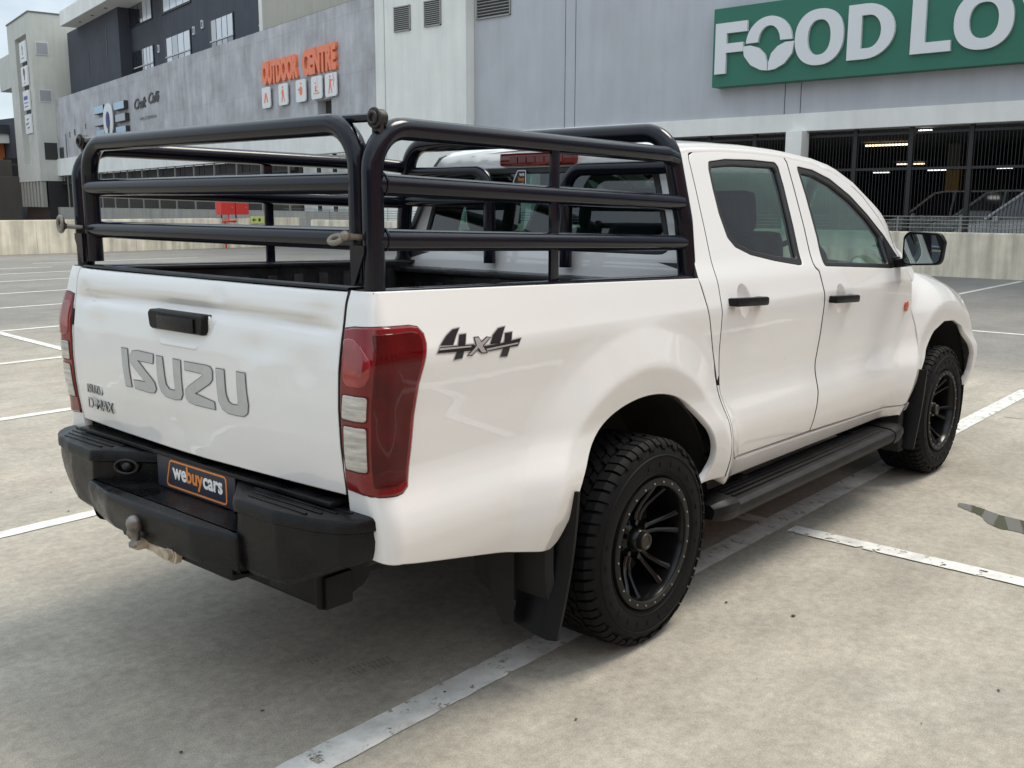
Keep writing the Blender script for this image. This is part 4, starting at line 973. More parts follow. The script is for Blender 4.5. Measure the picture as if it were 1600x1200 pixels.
def door(name, out, win, glass, hx, hz, mir, quarter=None, marker=None):
    w = round_poly(win, .02, 3)
    d = panel(name, round_poly(out, .012, 3), CABF, MP['paint'], T, holes=[w, [(hx + .050 * math.cos(t), hz + .064 * math.sin(t)) for t in np.linspace(0, 2 * math.pi, 28, endpoint=False)]], sp=.018, depth=.03, e=.003, gap=.0030, mirror=mir, dark=True)
    panel('window_seal', round_poly(win, .02, 3), CABF, MP['seal_and_gap_shade'], d, holes=[round_poly(glass, .02, 3)], sp=.03, depth=.02, e=.003, gap=.0, lift=-.004, mirror=mir, grid=False)
    panel('window_glass', [tuple(p) for p in offset_ring(resample(round_poly(glass, .02, 3), .03)[::1] if area2(glass) > 0 else resample(round_poly(glass, .02, 3)[::-1], .03), -.004)[0]], CABF, MP['glass'], d, sp=.05, flange=False, lift=-.014, mirror=mir)
    if quarter:
        panel('corner_cover', quarter, CABF, MP['plastic'], d, sp=.04, depth=.02, lift=.001, mirror=mir, grid=False)
    # bowl behind the handle: shallow ring dish, then the bar
    s = 1 if mir else -1
    yb = float(prof(CABP, hz) + flare(hx, hz))
    bm_ = lambda u, z: CABF(u, z) + np.stack([0 * u, .020 * np.clip(1 - ((u - hx) / .052) ** 2 - ((z - hz) / .066) ** 2, 0, 1) ** .8, 0 * u], -1)
    panel('handle_bowl', [(hx + .053 * math.cos(t), hz + .067 * math.sin(t)) for t in np.linspace(0, 2 * math.pi, 28, endpoint=False)], bm_, MP['paint'], d, sp=.010, flange=False, lift=-.0010, mirror=mir)
    mb = MB()
    rot = Matrix.Rotation(R(2.6), 3, 'Y')
    mb.box((hx, s * (yb + .030), hz), (.262, .024, .036), rot, 0, .011)
    mb.box((hx - .105, s * (yb + .012), hz + .004), (.05, .036, .032), rot, 0, .007)
    mb.box((hx + .105, s * (yb + .012), hz - .004), (.05, .036, .032), rot, 0, .007)
    mb.build('door_handle', MP['plastic'], d, smooth=True)
    if marker and not mir or marker:
        mb = MB(); mx, mz = marker; ym = float(prof(CABP, mz)) + .004
        mb.sphere((mx, s * ym, mz), .026, sc=(1.0, .35, 1.15)); mb.build('side_marker', MP['orange'], d, smooth=True)
    return d
QT = [(2.330, 1.405), (2.378, 1.402), (2.458, 1.300), (2.462, 1.240), (2.306, 1.252)]
QT = [(2.335, 1.398), (2.377, 1.400), (2.455, 1.300), (2.458, 1.244), (2.306, 1.252)]
for mir in (False, True):
    door('rear_door', RD, RW, RG, .735, 1.180, mir)
    door('front_door', FD, FW, FG, 1.650, 1.128, mir, QT, (2.515, 1.028))

# ---- cab side frame (pillars and roof rail) and sill
ZE = [(.52, 1.772), (.60, 1.792), (.9, 1.806), (1.2, 1.810), (1.5, 1.803), (1.8, 1.780), (2.0, 1.748), (2.2, 1.672), (2.4, 1.548), (2.6, 1.392), (2.80, 1.215)]
def ze(x): return np.interp(x, [a for a, _ in ZE], [b for _, b in ZE])
def cab_side(mir):
    o = [(.432, 1.285), (.470, 1.42), (.50, 1.60), (.525, 1.74), (.545, 1.775)]
    o += [(x, float(ze(x))) for x in np.arange(.60, 2.70, .08)] + [(2.70, 1.295), (2.66, 1.21), (2.60, 1.175)]
    top = [p for p in FD[1:11]][::-1]       # front edge of the front door, going up
    o += [(2.575, 1.157)] + top[1:] + [(1.504, 1.782)]
    o += [(p[0], p[1] + .001) for p in [(1.358, 1.789), (1.123, 1.791), (.901, 1.786), (.702, 1.772), (.660, 1.758), (.648, 1.735), (.630, 1.625), (.598, 1.459), (.562, 1.298), (.546, 1.170), (.554, 1.0), (.565, .9)]]
    o += [(.552, .88), (.525, .962), (.495, 1.04), (.450, 1.16)]
    return panel('cab_side', o, CABF, MP['paint'], T, sp=.026, depth=.035, e=.003, mirror=mir, dark=True)
both(cab_side)
def lower_pillar(mir):
    panel('door_post', [(.570, .86), (.552, .86), (.556, .72), (.562, .50), (.70, .505), (.69, .543), (.636, .552), (.594, .592), (.576, .66)], CABF, MP['paint'], T, sp=.02, depth=.03, e=.003, mirror=mir, dark=True)
    panel('sill', [(.60, .452), (2.70, .440), (2.70, .475), (2.55, .500), (2.46, .496), (.70, .541), (.62, .515)], CABF, MP['paint'], T, sp=.03, depth=.05, e=.008, mirror=mir, lift=-.002)
both(lower_pillar)

# ---- roof, windscreen, rear cab wall
def sec(x, n=26):
    """half section of the roof from the side rail to the centre line"""
    z0 = float(ze(x)) - .03; y0 = float(prof(CABP, z0)) * (1 - .16 * float(sstep(2.40, 2.85, x)) * float(sstep(1.15, 1.35, z0)))
    zt = float(ze(x)) + .012; crown = .034
    out = []
    a0 = math.atan2(.39, 1)    # inclination of the side at the rail
    for k in range(9):
        t = k / 8; ang = t * (math.pi / 2)
        out.append((y0 - .012 - .085 * (1 - math.cos(ang)) + .012 * math.cos(ang), z0 + (zt - z0) * math.sin(ang)))
    yb = out[-1][0]
    for k in range(1, n - 8):
        t = k / (n - 9); out.append((yb * (1 - t), zt + crown * (1 - (1 - t) ** 2)))
    return out
def sheet(name, xs, rows, mat, parent=None):
    """rows[i] = half section (y,z) at xs[i] (or per-point x offset (dx,y,z)) mirrored over the centre line"""
    v, f = [], []; n = len(rows[0])
    W = 2 * n - 1
    for x, r in zip(xs, rows):
        rr = [(p if len(p) == 3 else (0, p[0], p[1])) for p in r]
        for p in rr: v.append((x + p[0], -p[1], p[2]))
        for p in rr[-2::-1]: v.append((x + p[0], p[1], p[2]))
    for i in range(len(xs) - 1):
        for k in range(W - 1): f.append((i * W + k, (i + 1) * W + k, (i + 1) * W + k + 1, i * W + k + 1))
    return mesh_obj(name, v, f, mat, parent, smooth=True)
xs = [.535] + list(np.arange(.58, 1.86, .08))
rows = []
for i, x in enumerate(xs):
    r = sec(x)
    if i == 0: r = [(p[0] - .004, p[1] - .028) for p in r]
    rows.append(r)
roof = sheet('roof', xs, rows, MP['paint'], T)
# roof seams beside the drip channels, windscreen surround
xs2 = list(np.arange(1.86, 2.78, .08))
def wsec(x, bulge=True):
    r = sec(x); t = (x - 1.86) / .97; out = []
    for (y, z) in r:
        k = 1 - (y / r[0][0]) ** 2; out.append((.30 * k * t ** .7 * .9, y, z + 0.0)); 
    return out
rowsw = [wsec(x) for x in xs2]
gi = 10
def strip_pair(name, xs, rows, a, b, mat, parent):
    n = b - a + 1
    for s in (-1, 1):
        v, f = [], []; k0 = 0
        for x, r in zip(xs, rows):
            for p in r[a:b + 1]: v.append((x + p[0], s * p[1], p[2]))
        for i in range(len(xs) - 1):
            for k in range(n - 1):
                q = (k0 + i * n + k, k0 + (i + 1) * n + k, k0 + (i + 1) * n + k + 1, k0 + i * n + k + 1)
                f.append(q if s < 0 else q[::-1])
        mesh_obj(name, v, f, mat, parent, smooth=True)
xs2b = [xs[-1]] + xs2; rowsb = [[(0, *p) for p in rows[-1]]] + rowsw
strip_pair('windscreen_pillar', xs2b, rowsb, 0, 9, MP['paint'], T)
ws = sheet('windscreen', xs2b[2:], [r[9:] for r in rowsb[2:]], MP['glass'], T)
sheet('windscreen_header', xs2b[:3], [r[9:] for r in rowsb[:3]], MP['paint'], T)

# rear wall of the cab with its window
def rearwall(u, z):     # u = y
    z = np.asarray(z, float); x = np.interp(z, [.7, .95, 1.30, 1.42, 1.70, 1.76, 1.80], [.47, .47, .475, .49, .52, .528, .56]) - .012 * (1 - (np.asarray(u) / .8) ** 2)
    return np.stack([x, -np.asarray(u, float), z], -1)      # -u keeps the outward side towards -x
wy = lambda z: float(prof(CABP, z)) - .012
RWo = [(-.80, .95), (.80, .95), (wy(1.2), 1.2), (wy(1.34), 1.34), (wy(1.6), 1.6), (wy(1.70), 1.70), (.60, 1.775), (.35, 1.80), (-.35, 1.80), (-.60, 1.775), (-wy(1.70), 1.70), (-wy(1.6), 1.6), (-wy(1.34), 1.34), (-wy(1.2), 1.2)]
RWw = round_poly([(-.70, 1.365), (.70, 1.365), (.60, 1.715), (-.60, 1.715)], .05, 5)
def flipmap(fm):
    return lambda u, z: fm(-np.asarray(u, float), z)
cw = panel('cab_rear_wall', RWo, lambda u, z: rearwall(u, z), MP['paint'], T, holes=[RWw], sp=.04, depth=.03)
def fixout(o, d):
    """turn faces so they look roughly along direction d"""
    me = o.data; d = Vector(d); s = sum(p.normal.dot(d) * p.area for p in me.polygons)
    return s > 0
panel('rear_window_seal', RWw, rearwall, MP['seal_and_gap_shade'], cw, holes=[round_poly([(-.672, 1.39), (.672, 1.39), (.578, 1.69), (-.578, 1.69)], .04, 5)], sp=.04, depth=.012, lift=.002, grid=False)
panel('rear_window', round_poly([(-.68, 1.384), (.68, 1.384), (.585, 1.696), (-.585, 1.696)], .04, 5), rearwall, MP['glass_rear'], cw, sp=.06, flange=False, lift=-.006)
# third brake light
mb = MB(); mb.bbox((.485, -.205, 1.722), (.53, .205, 1.778), bev=.010)
tb = mb.build('brake_light', MP['red'], T, smooth=True)
mb = MB()
for k in range(6): mb.bbox((.482, -.15 + k * .05, 1.735), (.486, -.106 + k * .05, 1.762), bev=.001)
mb.build('lamp_reflector', MP['red'], tb)
# sticker inside the rear window
stk = MB(); flat_poly(stk, round_poly([(0, 0), (.075, 0), (.075, .075), (.025, .075), (0, .03)], .008, 3), (.500, .135, 1.63), (0, -1, 0), (0, 0, 1), .002)
st = stk.build('window_sticker', MP['plate'], cw)
stk = MB(); P_ = round_poly([(0, 0), (.075, 0), (.075, .075), (.025, .075), (0, .03)], .008, 3); P_i = [tuple(p) for p in offset_ring(np.array(P_), .005)[0]]
flat_poly(stk, P_, (.4975, .135, 1.63), (0, -1, 0), (0, 0, 1), .001, 0, [P_i]); stk.build('sticker_border', MP['white_ink'], st)
for i, (w_, mm_) in enumerate((('we', 'white_ink'), ('buy', 'orange_ink'), ('cars', 'white_ink'))):
    text_mesh('sticker_text', w_, .024, (.4972, .135 - (.036 if i < 1 else .030 if i < 2 else .022), 1.63 + .050 - i * .021), (0, -1, 0), (0, 0, 1), MP[mm_], st, .001, .0006)

# ---- front wing, bonnet, nose
FA = [(2.42, .46), (2.50, .50), (2.575, .56), (2.66, .66), (2.77, .77), (2.92, .858), (3.08, .90), (3.24, .892), (3.38, .845), (3.49, .76), (3.56, .66), (3.585, .55), (3.57, .46)]
def wing(mir):
    o = [(2.60, 1.170), (2.80, 1.196), (3.0, 1.195 - .012), (3.3, 1.2 - .05), (3.6, 1.2 - .12), (3.9, 1.2 - .22), (4.10, 1.2 - .27), (4.16, .92), (4.18, .70), (4.16, .42), (3.75, .40)]
    o += FA[::-1] + [(2.50, .44), (2.47, .48), (2.512, .502), (2.548, .56), (2.588, .68), (2.628, .837), (2.628, .92), (2.60, 1.063), (2.572, 1.155)]
    w = panel('front_wing', o, FENF, MP['paint'], T, sp=.018, depth=.03, e=.004, mirror=mir)
    panel('headlight', round_poly([(3.45, .985), (3.62, 1.035), (3.86, .955), (4.06, .86), (4.04, .76), (3.75, .80), (3.55, .86)], .03, 3), FENF, MP['clear'], T, sp=.04, depth=.02, lift=.003, mirror=mir)
both(wing)
xs = list(np.arange(2.62, 3.99, .09)); rows = []
for x in xs:
    z0 = 1.195 - float(hood_drop(x)); y0 = .735 - max(0, (x - 3.5)) ** 2 * .6
    rows.append([(y0, z0 - .012)] + [(y0 * (1 - t) - .01, z0 + .055 * (1 - (1 - t) ** 2.2)) for t in np.linspace(0, .99, 12)] + [(0, z0 + .055)])
sheet('bonnet', xs, rows, MP['paint'], T)
mb = MB(); mb.bbox((3.90, -.62, .50), (3.95, .62, .98), bev=.02); mb.bbox((3.6, -.62, .42), (3.95, .62, .62), bev=.03); mb.build('grille', MP['plastic'], T, smooth=True)

# ---- tailgate
def tgmap(u, z):
    u = np.asarray(u, float); z = np.asarray(z, float); k = np.clip(1 - (u / .757) ** 2, 0, 1)
    x = xrear(z) - .024 * k
    # shoulder under the top edge: upper lip stands proud, a concave sweep, then the flat panel
    zc = 1.235 + .020 * k
    e = sstep(.0, .12, .757 - np.abs(u))
    x = x + e * (-.010 * sstep(zc - .004, zc + .018, z) * (1 - sstep(1.31, 1.34, z)) + .017 * np.exp(-((z - zc + .010) / .018) ** 2))
    # dents
    for (du, dz, r, a) in ((.20, 1.290, .040, .008), (.66, 1.27, .05, .008), (.38, 1.14, .07, .006), (.45, 1.10, .05, -.004), (-.60, 1.15, .10, .008), (.62, 1.12, .06, .006), (-.05, .86, .05, .004), (.10, .81, .06, -.004), (-.66, 1.24, .05, .008), (-.30, .85, .12, .004)):
        x = x + a * np.exp(-(((u - du) / r) ** 2 + ((z - dz) / (r * .7)) ** 2))
    return np.stack([x, -u, z], -1)
tgo = [(-.752, .775), (0, .770), (.752, .775)] + [(.752, z) for z in (.9, 1.0, 1.1, 1.2, 1.3)] + [(.750, 1.334), (0, 1.336), (-.750, 1.334)] + [(-.752, z) for z in (1.3, 1.2, 1.1, 1.0, .9)]
TH = round_poly([(-.19, 1.225), (.175, 1.225), (.165, 1.165), (.10, 1.118), (-.10, 1.118), (-.178, 1.165)], .02, 4)
tg = panel('tailgate', tgo, tgmap, MP['paint_dent'], T, sp=.018, depth=.035, e=.004, gap=.0035, dark=True)
# handle with housing and the scoop under it
hx = -1.232
mb = MB()
mb.rings([[(hx + .02, -p[0] * 1.0, p[1]) for p in round_poly([(-.155, 1.166), (.155, 1.166), (.165, 1.228), (-.165, 1.228)], .015, 4)],
          [(hx - .012, -p[0] * 1.0, p[1]) for p in round_poly([(-.155, 1.166), (.155, 1.166), (.165, 1.228), (-.165, 1.228)], .015, 4)],
          [(hx - .020, -p[0] * .95, 1.197 + (p[1] - 1.197) * .85) for p in round_poly([(-.155, 1.166), (.155, 1.166), (.165, 1.228), (-.165, 1.228)], .015, 4)]])
th = mb.build('tailgate_handle', MP['plastic'], tg, smooth=True)
mb = MB(); mb.bbox((hx - .026, -.115, 1.170), (hx - .018, .095, 1.215), bev=.003); mb.build('handle_flap', MP['plastic_worn'], th, smooth=True)
def scoopmap(u, z):
    p = tgmap(u, z); return p
panel('handle_scoop', TH[:], lambda u, z: tgmap(u, z) + np.stack([.012 * np.clip(1 - ((z - 1.16) / .055) ** 2, 0, 1) - .004, 0 * z, 0 * z], -1), MP['paint'], tg, sp=.016, depth=.01, e=.004, lift=.0055)
# tailgate lettering
ISUZU = [[(0.3639, 1.0808), (0.3222, 1.0815), (0.3088, 0.9544), (0.3495, 0.9533)], [(0.1503, 1.0804), (0.2511, 1.082), (0.288, 1.0773), (0.3059, 1.0605), (0.3062, 1.0416), (0.2887, 1.0299), (0.2069, 0.9829), (0.2898, 0.9801), (0.2858, 0.9534), (0.1854, 0.9508), (0.1569, 0.9544), (0.1436, 0.9666), (0.1491, 0.9871), (0.1648, 0.9984), (0.2549, 1.0507), (0.1537, 1.0507)], [(0.1308, 1.0782), (0.0938, 1.0778), (0.0774, 0.9904), (0.0596, 0.977), (0.0263, 0.977), (0.0231, 0.9893), (0.0298, 1.0782), (-0.0141, 1.0776), (-0.018, 0.9713), (-0.0041, 0.9531), (0.0293, 0.9482), (0.0864, 0.9518), (0.1122, 0.9653), (0.1241, 0.9901)], [(-0.037, 1.0765), (-0.1517, 1.0772), (-0.1775, 1.0751), (-0.1895, 1.0642), (-0.1888, 1.0372), (-0.1728, 1.023), (-0.0895, 0.9829), (-0.1922, 0.9688), (-0.1937, 0.9467), (-0.0861, 0.9471), (-0.0503, 0.9525), (-0.0357, 0.9633), (-0.0371, 0.9864), (-0.055, 1.0003), (-0.1398, 1.0439), (-0.1272, 1.0508), (-0.0391, 1.052)], [(-0.2092, 1.0737), (-0.2498, 1.0743), (-0.2562, 1.0015), (-0.2654, 0.9809), (-0.2831, 0.9735), (-0.3121, 0.975), (-0.3173, 0.9901), (-0.3118, 1.0745), (-0.3522, 1.0743), (-0.3636, 0.9819), (-0.3577, 0.9573), (-0.3399, 0.9462), (-0.3055, 0.9437), (-0.2599, 0.9446), (-0.2312, 0.9543), (-0.2161, 0.9768)]]
def merge_decal(name, polys, fm, mat, parent, lift, grow=0.0):
    objs = []
    V, F = [], []
    for P in polys:
        P = [tuple(p) for p in P]
        if area2(P) < 0: P = P[::-1]
        Pr = resample(P, .02)
        if grow: Pr = offset_ring(Pr, -grow)[0]
        o = panel('tmp', [tuple(p) for p in Pr], fm, mat, None, sp=.03, flange=False, lift=lift)
        k = len(V); V += [tuple(v.co) for v in o.data.vertices]; F += [tuple(i + k for i in p.vertices) for p in o.data.polygons]
        me = o.data; bpy.data.objects.remove(o); bpy.data.meshes.remove(me)
    return mesh_obj(name, V, F, mat, parent)
merge_decal('lettering_edge', [[(-a, b) for a, b in P] for P in ISUZU], tgmap, MP['decal_line'], tg, .0025, .0022)
merge_decal('lettering', [[(-a, b) for a, b in P] for P in ISUZU], tgmap, MP['decal_grey'], tg, .0032)
def rear_text(s, size, y, z, mat, dx, sx=1.0, bold=0.0):
    return text_mesh('badge_text', s, size, (dx, y, z), (0, -1, 0), (0, 0, 1), MP[mat], tg, .0015, bold, sx)
xb = float(tgmap(np.array([-.58]), np.array([.87]))[0][0])
rear_text('ISUZU', .042, .655, .893, 'decal_line', xb - .005, 1.0, .0010)
rear_text('ISUZU', .042, .655, .893, 'decal_grey', xb - .007, 1.0, -.0004)
rear_text('D-MAX', .050, .655, .838, 'decal_line', xb - .005, 1.12, .0012)
rear_text('D-MAX', .050, .655, .838, 'decal_grey', xb - .007, 1.12, -.0002)

# 4x4 decals on the bed sides
D4B = [[(-0.8901, 1.2186), (-0.9174, 1.2167), (-0.9468, 1.202), (-0.977, 1.179), (-0.9279, 1.1757), (-0.9058, 1.2025)], [(-0.9777, 1.1747), (-0.8451, 1.169), (-0.8393, 1.1612), (-0.8563, 1.153), (-0.9915, 1.1601)], [(-0.8949, 1.2006), (-0.868, 1.2003), (-0.8955, 1.1369), (-0.9274, 1.1351)], [(-0.7019, 1.2061), (-0.7327, 1.2037), (-0.7615, 1.1867), (-0.7788, 1.1632), (-0.7377, 1.1608), (-0.7184, 1.1873)], [(-0.8128, 1.1598), (-0.7272, 1.1612), (-0.6425, 1.1669), (-0.6582, 1.147), (-0.8202, 1.1436), (-0.8333, 1.1505)], [(-0.7077, 1.1877), (-0.6764, 1.188), (-0.7054, 1.1201), (-0.735, 1.122)]]
D4G = [[(-0.8389, 1.1864), (-0.8225, 1.1857), (-0.815, 1.1714), (-0.7896, 1.1826), (-0.7763, 1.1813), (-0.8126, 1.1621), (-0.7967, 1.142), (-0.8169, 1.1432), (-0.8296, 1.1583), (-0.8566, 1.1416), (-0.8729, 1.1421), (-0.8357, 1.1644)], [(-0.9798, 1.1723), (-0.8585, 1.1668), (-0.8589, 1.1628), (-0.9848, 1.1668)], [(-0.7965, 1.1521), (-0.6564, 1.1563), (-0.6595, 1.1519), (-0.7967, 1.1466)]]
dec = merge_decal('four_by_four_decal', D4B, BEDF, MP['decal_silver'], T, .0012, .003)
merge_decal('decal_fill', D4B, BEDF, MP['decal_black'], dec, .0018)
merge_decal('decal_edge', [D4G[0]], BEDF, MP['decal_black'], dec, .0024, .003)
merge_decal('decal_stripe', D4G, BEDF, MP['decal_silver'], dec, .0030)

# ---- tail lights
def tail_light(mir):
    fr = [(-1.072, 1.240), (-1.045, 1.234), (-1.028, 1.215), (-1.026, 1.190), (-1.036, 1.155), (-1.060, 1.085), (-1.074, 1.0), (-1.082, .912), (-1.092, .84), (-1.100, .808), (-1.120, .795)]
    inner = [(useam(z, .763), z) for z in (.80, .86, .92, 1.0, 1.08, 1.16, 1.235)]
    out = fr + [(UR, .792), (UR - .05, .793), (useam(.798, .80), .797)] + inner + [(useam(1.24, .80), 1.241), (UR - .03, 1.243)]
    tl = panel('tail_light', out, BEDF, MP['red'], T, sp=.02, depth=.02, e=.006, lift=.006, mirror=mir)
    panel('lamp_gap_edge', out, BEDF, MP['seal_and_gap_shade'], tl, holes=[], sp=.03, depth=.012, e=.002, gap=-.0035, lift=.0015, mirror=mir)  # black sheet under the lamp, painting the dark gap round it
    # darker field of the side lens
    d = [(-1.075, 1.225), (-1.050, 1.218), (-1.042, 1.200), (-1.052, 1.150), (-1.074, 1.085), (-1.088, 1.0), (-1.096, .912), (-1.106, .825), (-1.135, .812), (UR - .056, .815), (UR - .056, 1.05), (UR - .052, 1.225)]
    panel('side_lens', round_poly(d, .008, 3), BEDF, MP['dark_red'], tl, sp=.02, depth=.004, e=.003, lift=.0085, mirror=mir)
    a = UR - RC * math.pi / 2 + .020
    u0 = useam(1.1, .775)
    top = [(u0, 1.212), (u0 + .05, 1.210), (a - .008, 1.190), (a + .012, 1.155), (a + .010, 1.115), (a - .002, 1.088), (u0, 1.088)]
    panel('brake_lens', round_poly(top, .035, 4), BEDF, pm_bright, tl, sp=.02, depth=.004, e=.003, lift=.009, mirror=mir)
    for z0, z1 in ((.999, 1.064), (.860, .981)):
        u0 = useam((z0 + z1) / 2, .775)
        r = [(u0, z0), (a + .008, z0), (a + .008, z1), (u0, z1)]
        panel('lens_surround', round_poly([(u0 - .004, z0 - .004), (a + .012, z0 - .004), (a + .012, z1 + .004), (u0 - .004, z1 + .004)], .01, 3), BEDF, MP['dark_red'], tl, sp=.03, depth=.004, e=.001, lift=.0082, mirror=mir, grid=False)
        panel('clear_lens', round_poly(r, .008, 3), BEDF, MP['clear'], tl, sp=.02, depth=.004, e=.003, lift=.0095, mirror=mir)
pm_bright = pmat('bright_red_lens', (0.25, 0.007, 0.009), 0.1, coat=1.0, var=0.35, vscale=14)
both(tail_light)

# ---- rear bumper
def bumper_end(s):
    plan = [(-1.12, .20), (-1.205, .235), (-1.345, .425), (-1.338, .60), (-1.312, .73), (-1.280, .805), (-1.235, .850), (-1.18, .866), (-1.10, .866)]
    plan = round_poly(plan, [0, .02, .025, .1, .1, .05, .05, .04, 0], 4)
    if area2(plan) < 0: plan = plan[::-1]
    P = resample(plan, .02); inset = lambda e: offset_ring(P, e)[0]
    zb = lambda y: .505 + .105 * float(sstep(.55, .88, y)) + .02 * float(sstep(.40, .2, y))
    rr = []
    for (k, e, zt) in ((0, .016, .737), (0, .006, .734), (0, .0, .725), (0, -.001, .700), (0, .008, .694), (0, .009, .688), (.25, .006, None), (.6, .012, None), (.9, .022, None), (1.0, .040, None)):
        Q = inset(e) if e else P
        rr.append([(q[0], s * q[1], (zt if zt else .688 + (zb(q[1]) - .688) * k)) for q in Q])
    mb = MB(); mb.rings(rr)
    for k in range(4):
        x = -1.215 - k * .028
        mb.bbox((x - .005, s * (.36 + k * .025), .735), (x + .005, s * (.79 - k * .03), .741), bev=.002)
    b = mb.build('bumper_step', MP['plastic_worn'], bumper, smooth=True, sharp=32)
    return b
mb = MB()
mid = [(-1.10, -.43), (-1.352, -.44), (-1.385, -.25), (-1.392, 0), (-1.385, .25), (-1.352, .44), (-1.10, .43)]
mid = round_poly(mid, [0, .01, .2, .2, .2, .01, 0], 4)
Pm = resample(mid if area2(mid) > 0 else mid[::-1], .03); ins = lambda e: offset_ring(Pm, e)[0]
mb.rings([[(q[0], q[1], z) for q in (ins(e) if e else Pm)] for (z, e) in ((.634, .018), (.630, .006), (.622, .0), (.60, -.002), (.56, .004), (.53, .010), (.508, .022), (.500, .045))])
mb.bbox((-1.19, -.34, .60), (-1.10, .34, .745), bev=.004)
mb.bbox((-1.235, -.72, .742), (-1.15, .72, .756), bev=.003)
mb.bbox((-1.15, -.80, .63), (-1.05, .80, .735), bev=.003)
bumper = mb.build('rear_bumper', MP['plastic_worn'], T, smooth=True, sharp=32)
bumper_end(-1); bumper_end(1)
# reversing sensors recessed in the angled faces
for s in (-1, 1):
    mb = MB(); c = Vector((-1.268, s * .325, .682)); nrm = Vector((-.80, -s * .60, 0)).normalized(); tx = Vector((0, 0, 1)).cross(nrm)
    ring = [(c + tx * (.040 * math.cos(t)) + Vector((0, 0, 1)) * (.024 * math.sin(t)) + nrm * .006) for t in np.linspace(0, 2 * math.pi, 20, endpoint=False)]
    mb.tube(ring, .005, 8, closed=True)
    mb.sphere(tuple(c - nrm * .004), .02, sc=(1, 1, 1)); mb.build('bumper_lamp', MP['seal_and_gap_shade'], bumper, smooth=True)
# plate
pl = MB(); PX = -1.232
pl.bbox((PX, -.262, .637), (PX + .006, .190, .748), bev=.0015)
plate = pl.build('number_plate', MP['plate'], T)
ob = round_poly([(.075, .100), (.045, .008), (.400, .008), (.400, .100)], .018, 5)
obi = [tuple(p) for p in offset_ring(np.array(ob if area2(ob) > 0 else ob[::-1]), .0055)[0]]
mb = MB(); flat_poly(mb, ob, (PX, .183, .637), (0, -1, 0), (0, 0, 1), .0015, 0, [obi]); mb.build('plate_border', MP['orange_ink'], plate)
tx0 = .183 - .092
for w_, mm_ in (('we', 'white_ink'), ('buy', 'orange_ink'), ('cars', 'white_ink')):
    t_ = text_mesh('plate_text', w_, .072, (PX - .0005, tx0, .678), (0, -1, 0), (0, 0, 1), MP[mm_], plate, .001, .0020, .93)
    tx0 = min(v.co.y for v in t_.data.vertices) + .002
# tow bar
mb = MB()
mb.bbox((-1.18, -.62, .40), (-1.08, .62, .50), bev=.006)
mb.bbox((-1.345, -.40, .478), (-1.20, .24, .56), bev=.012); mb.bbox((-1.205, -.60, .425), (-1.195, -.38, .52), bev=.002)
tow = mb.build('tow_bar', MP['plastic'], T, smooth=True)
for y, sx in ((-.60, 1), (.62, 1)):
    mb = MB(); f3 = round_poly([(-1.205, .56), (-1.205, .405), (-1.16, .398), (-1.03, .435), (-.97, .50), (-.96, .56)], .025, 3)
    flat_poly(mb, f3, (0, y, 0), (1, 0, 0), (0, 0, 1), .008); mb.build('tow_bracket', MP['plastic'], tow)
mb = MB()
f3 = round_poly([(-.066, .500), (-.056, .520), (.0, .545), (.095, .545), (.135, .528), (.142, .50), (.132, .474), (.06, .474), (.0, .484), (-.05, .484)], .012, 3)
flat_poly(mb, f3, (-1.350, 0, 0), (0, -1, 0), (0, 0, 1), .020)
mb.cyl((-1.37, -.108, .502), (-1.386, -.108, .502), .016, 6); mb.cyl((-1.369, -.108, .502), (-1.373, -.108, .502), .023, 16)
mb.box((-1.385, .045, .505), (.05, .045, .03), None, 0, .008)
mb.build('tow_tongue', MP['bare'], tow, smooth=True)
mb = MB(); mb.lathe([(0.0, .088), (.014, .085), (.0245, .073), (.0265, .060), (.0235, .044), (.0145, .032), (.0135, .006), (.022, .0), (.022, -.012), (.0, -.012)], (-1.40, .045, .513), 'Z', 24)
mb.sphere((-1.365, .115, .520), .026, n=14); mb.build('tow_ball', MP['steel'], tow, smooth=True, sharp=60)

# ---- cattle rails
tr = .0295
def rail_side(s):
    y = s * .80
    mb = MB()
    mb.tube(fillet([(-1.128, y, 1.315), (-1.128, y, 1.757), (.30, s * .775, 1.738), (.405, s * .745, 1.728)], [.115, .1], 9), tr, 18)
    for z0, z1, ye in ((1.610, 1.566, .770), (1.466, 1.418, .785)):
        mb.tube([(-1.128, y, z0), (.30, s * (ye + .005), z1 + .002), (.42, s * ye, z1 - .001)], [tr, tr, tr * .93], 18)
    xb = -.375 if s < 0 else -.318
    mb.box((xb, y, 1.52), (.040, .012, .47), None, 0, .002)
    a, b = Vector((-1.16, y, 1.331)), Vector((.46, y, 1.291))
    d = b - a; rot = Matrix.Rotation(-math.atan2(d.z, d.x), 3, 'Y')
    mb.box((a + b) / 2, (d.length, .062, .010), rot, 0, .002)
    mb.box((a + b) / 2 + Vector((0, -s * .034, -.02)), (d.length, .008, .05), rot, 0, .002)
    # weld beads
    for (x, z) in ((-1.098, 1.610), (-1.098, 1.466)):
        ring = [(x, y + .030 * math.cos(t), z + .030 * math.sin(t)) for t in np.linspace(0, 2 * math.pi, 16, endpoint=False)]
        mb.tube(ring, .0035, 6, closed=True)
    mb.tube([(-1.128, y, 1.318), (-1.128, y, 1.326)], .034, 18)
    return mb.build('side_rail', MP['tube'], T, smooth=True, sharp=50)
rails = {s: rail_side(s) for s in (-1, 1)}
mb = MB(); gx, gy = -1.122, .740
mb.tube(fillet([(gx, gy, 1.352), (gx, gy, 1.768), (gx, -gy, 1.768), (gx, -gy, 1.352)], .115, 10), tr, 18)
for z in (1.614, 1.466): mb.tube([(gx, gy, z), (gx, -gy, z)], tr, 18)
gate = mb.build('gate_rail', MP['tube'], T, smooth=True, sharp=50)
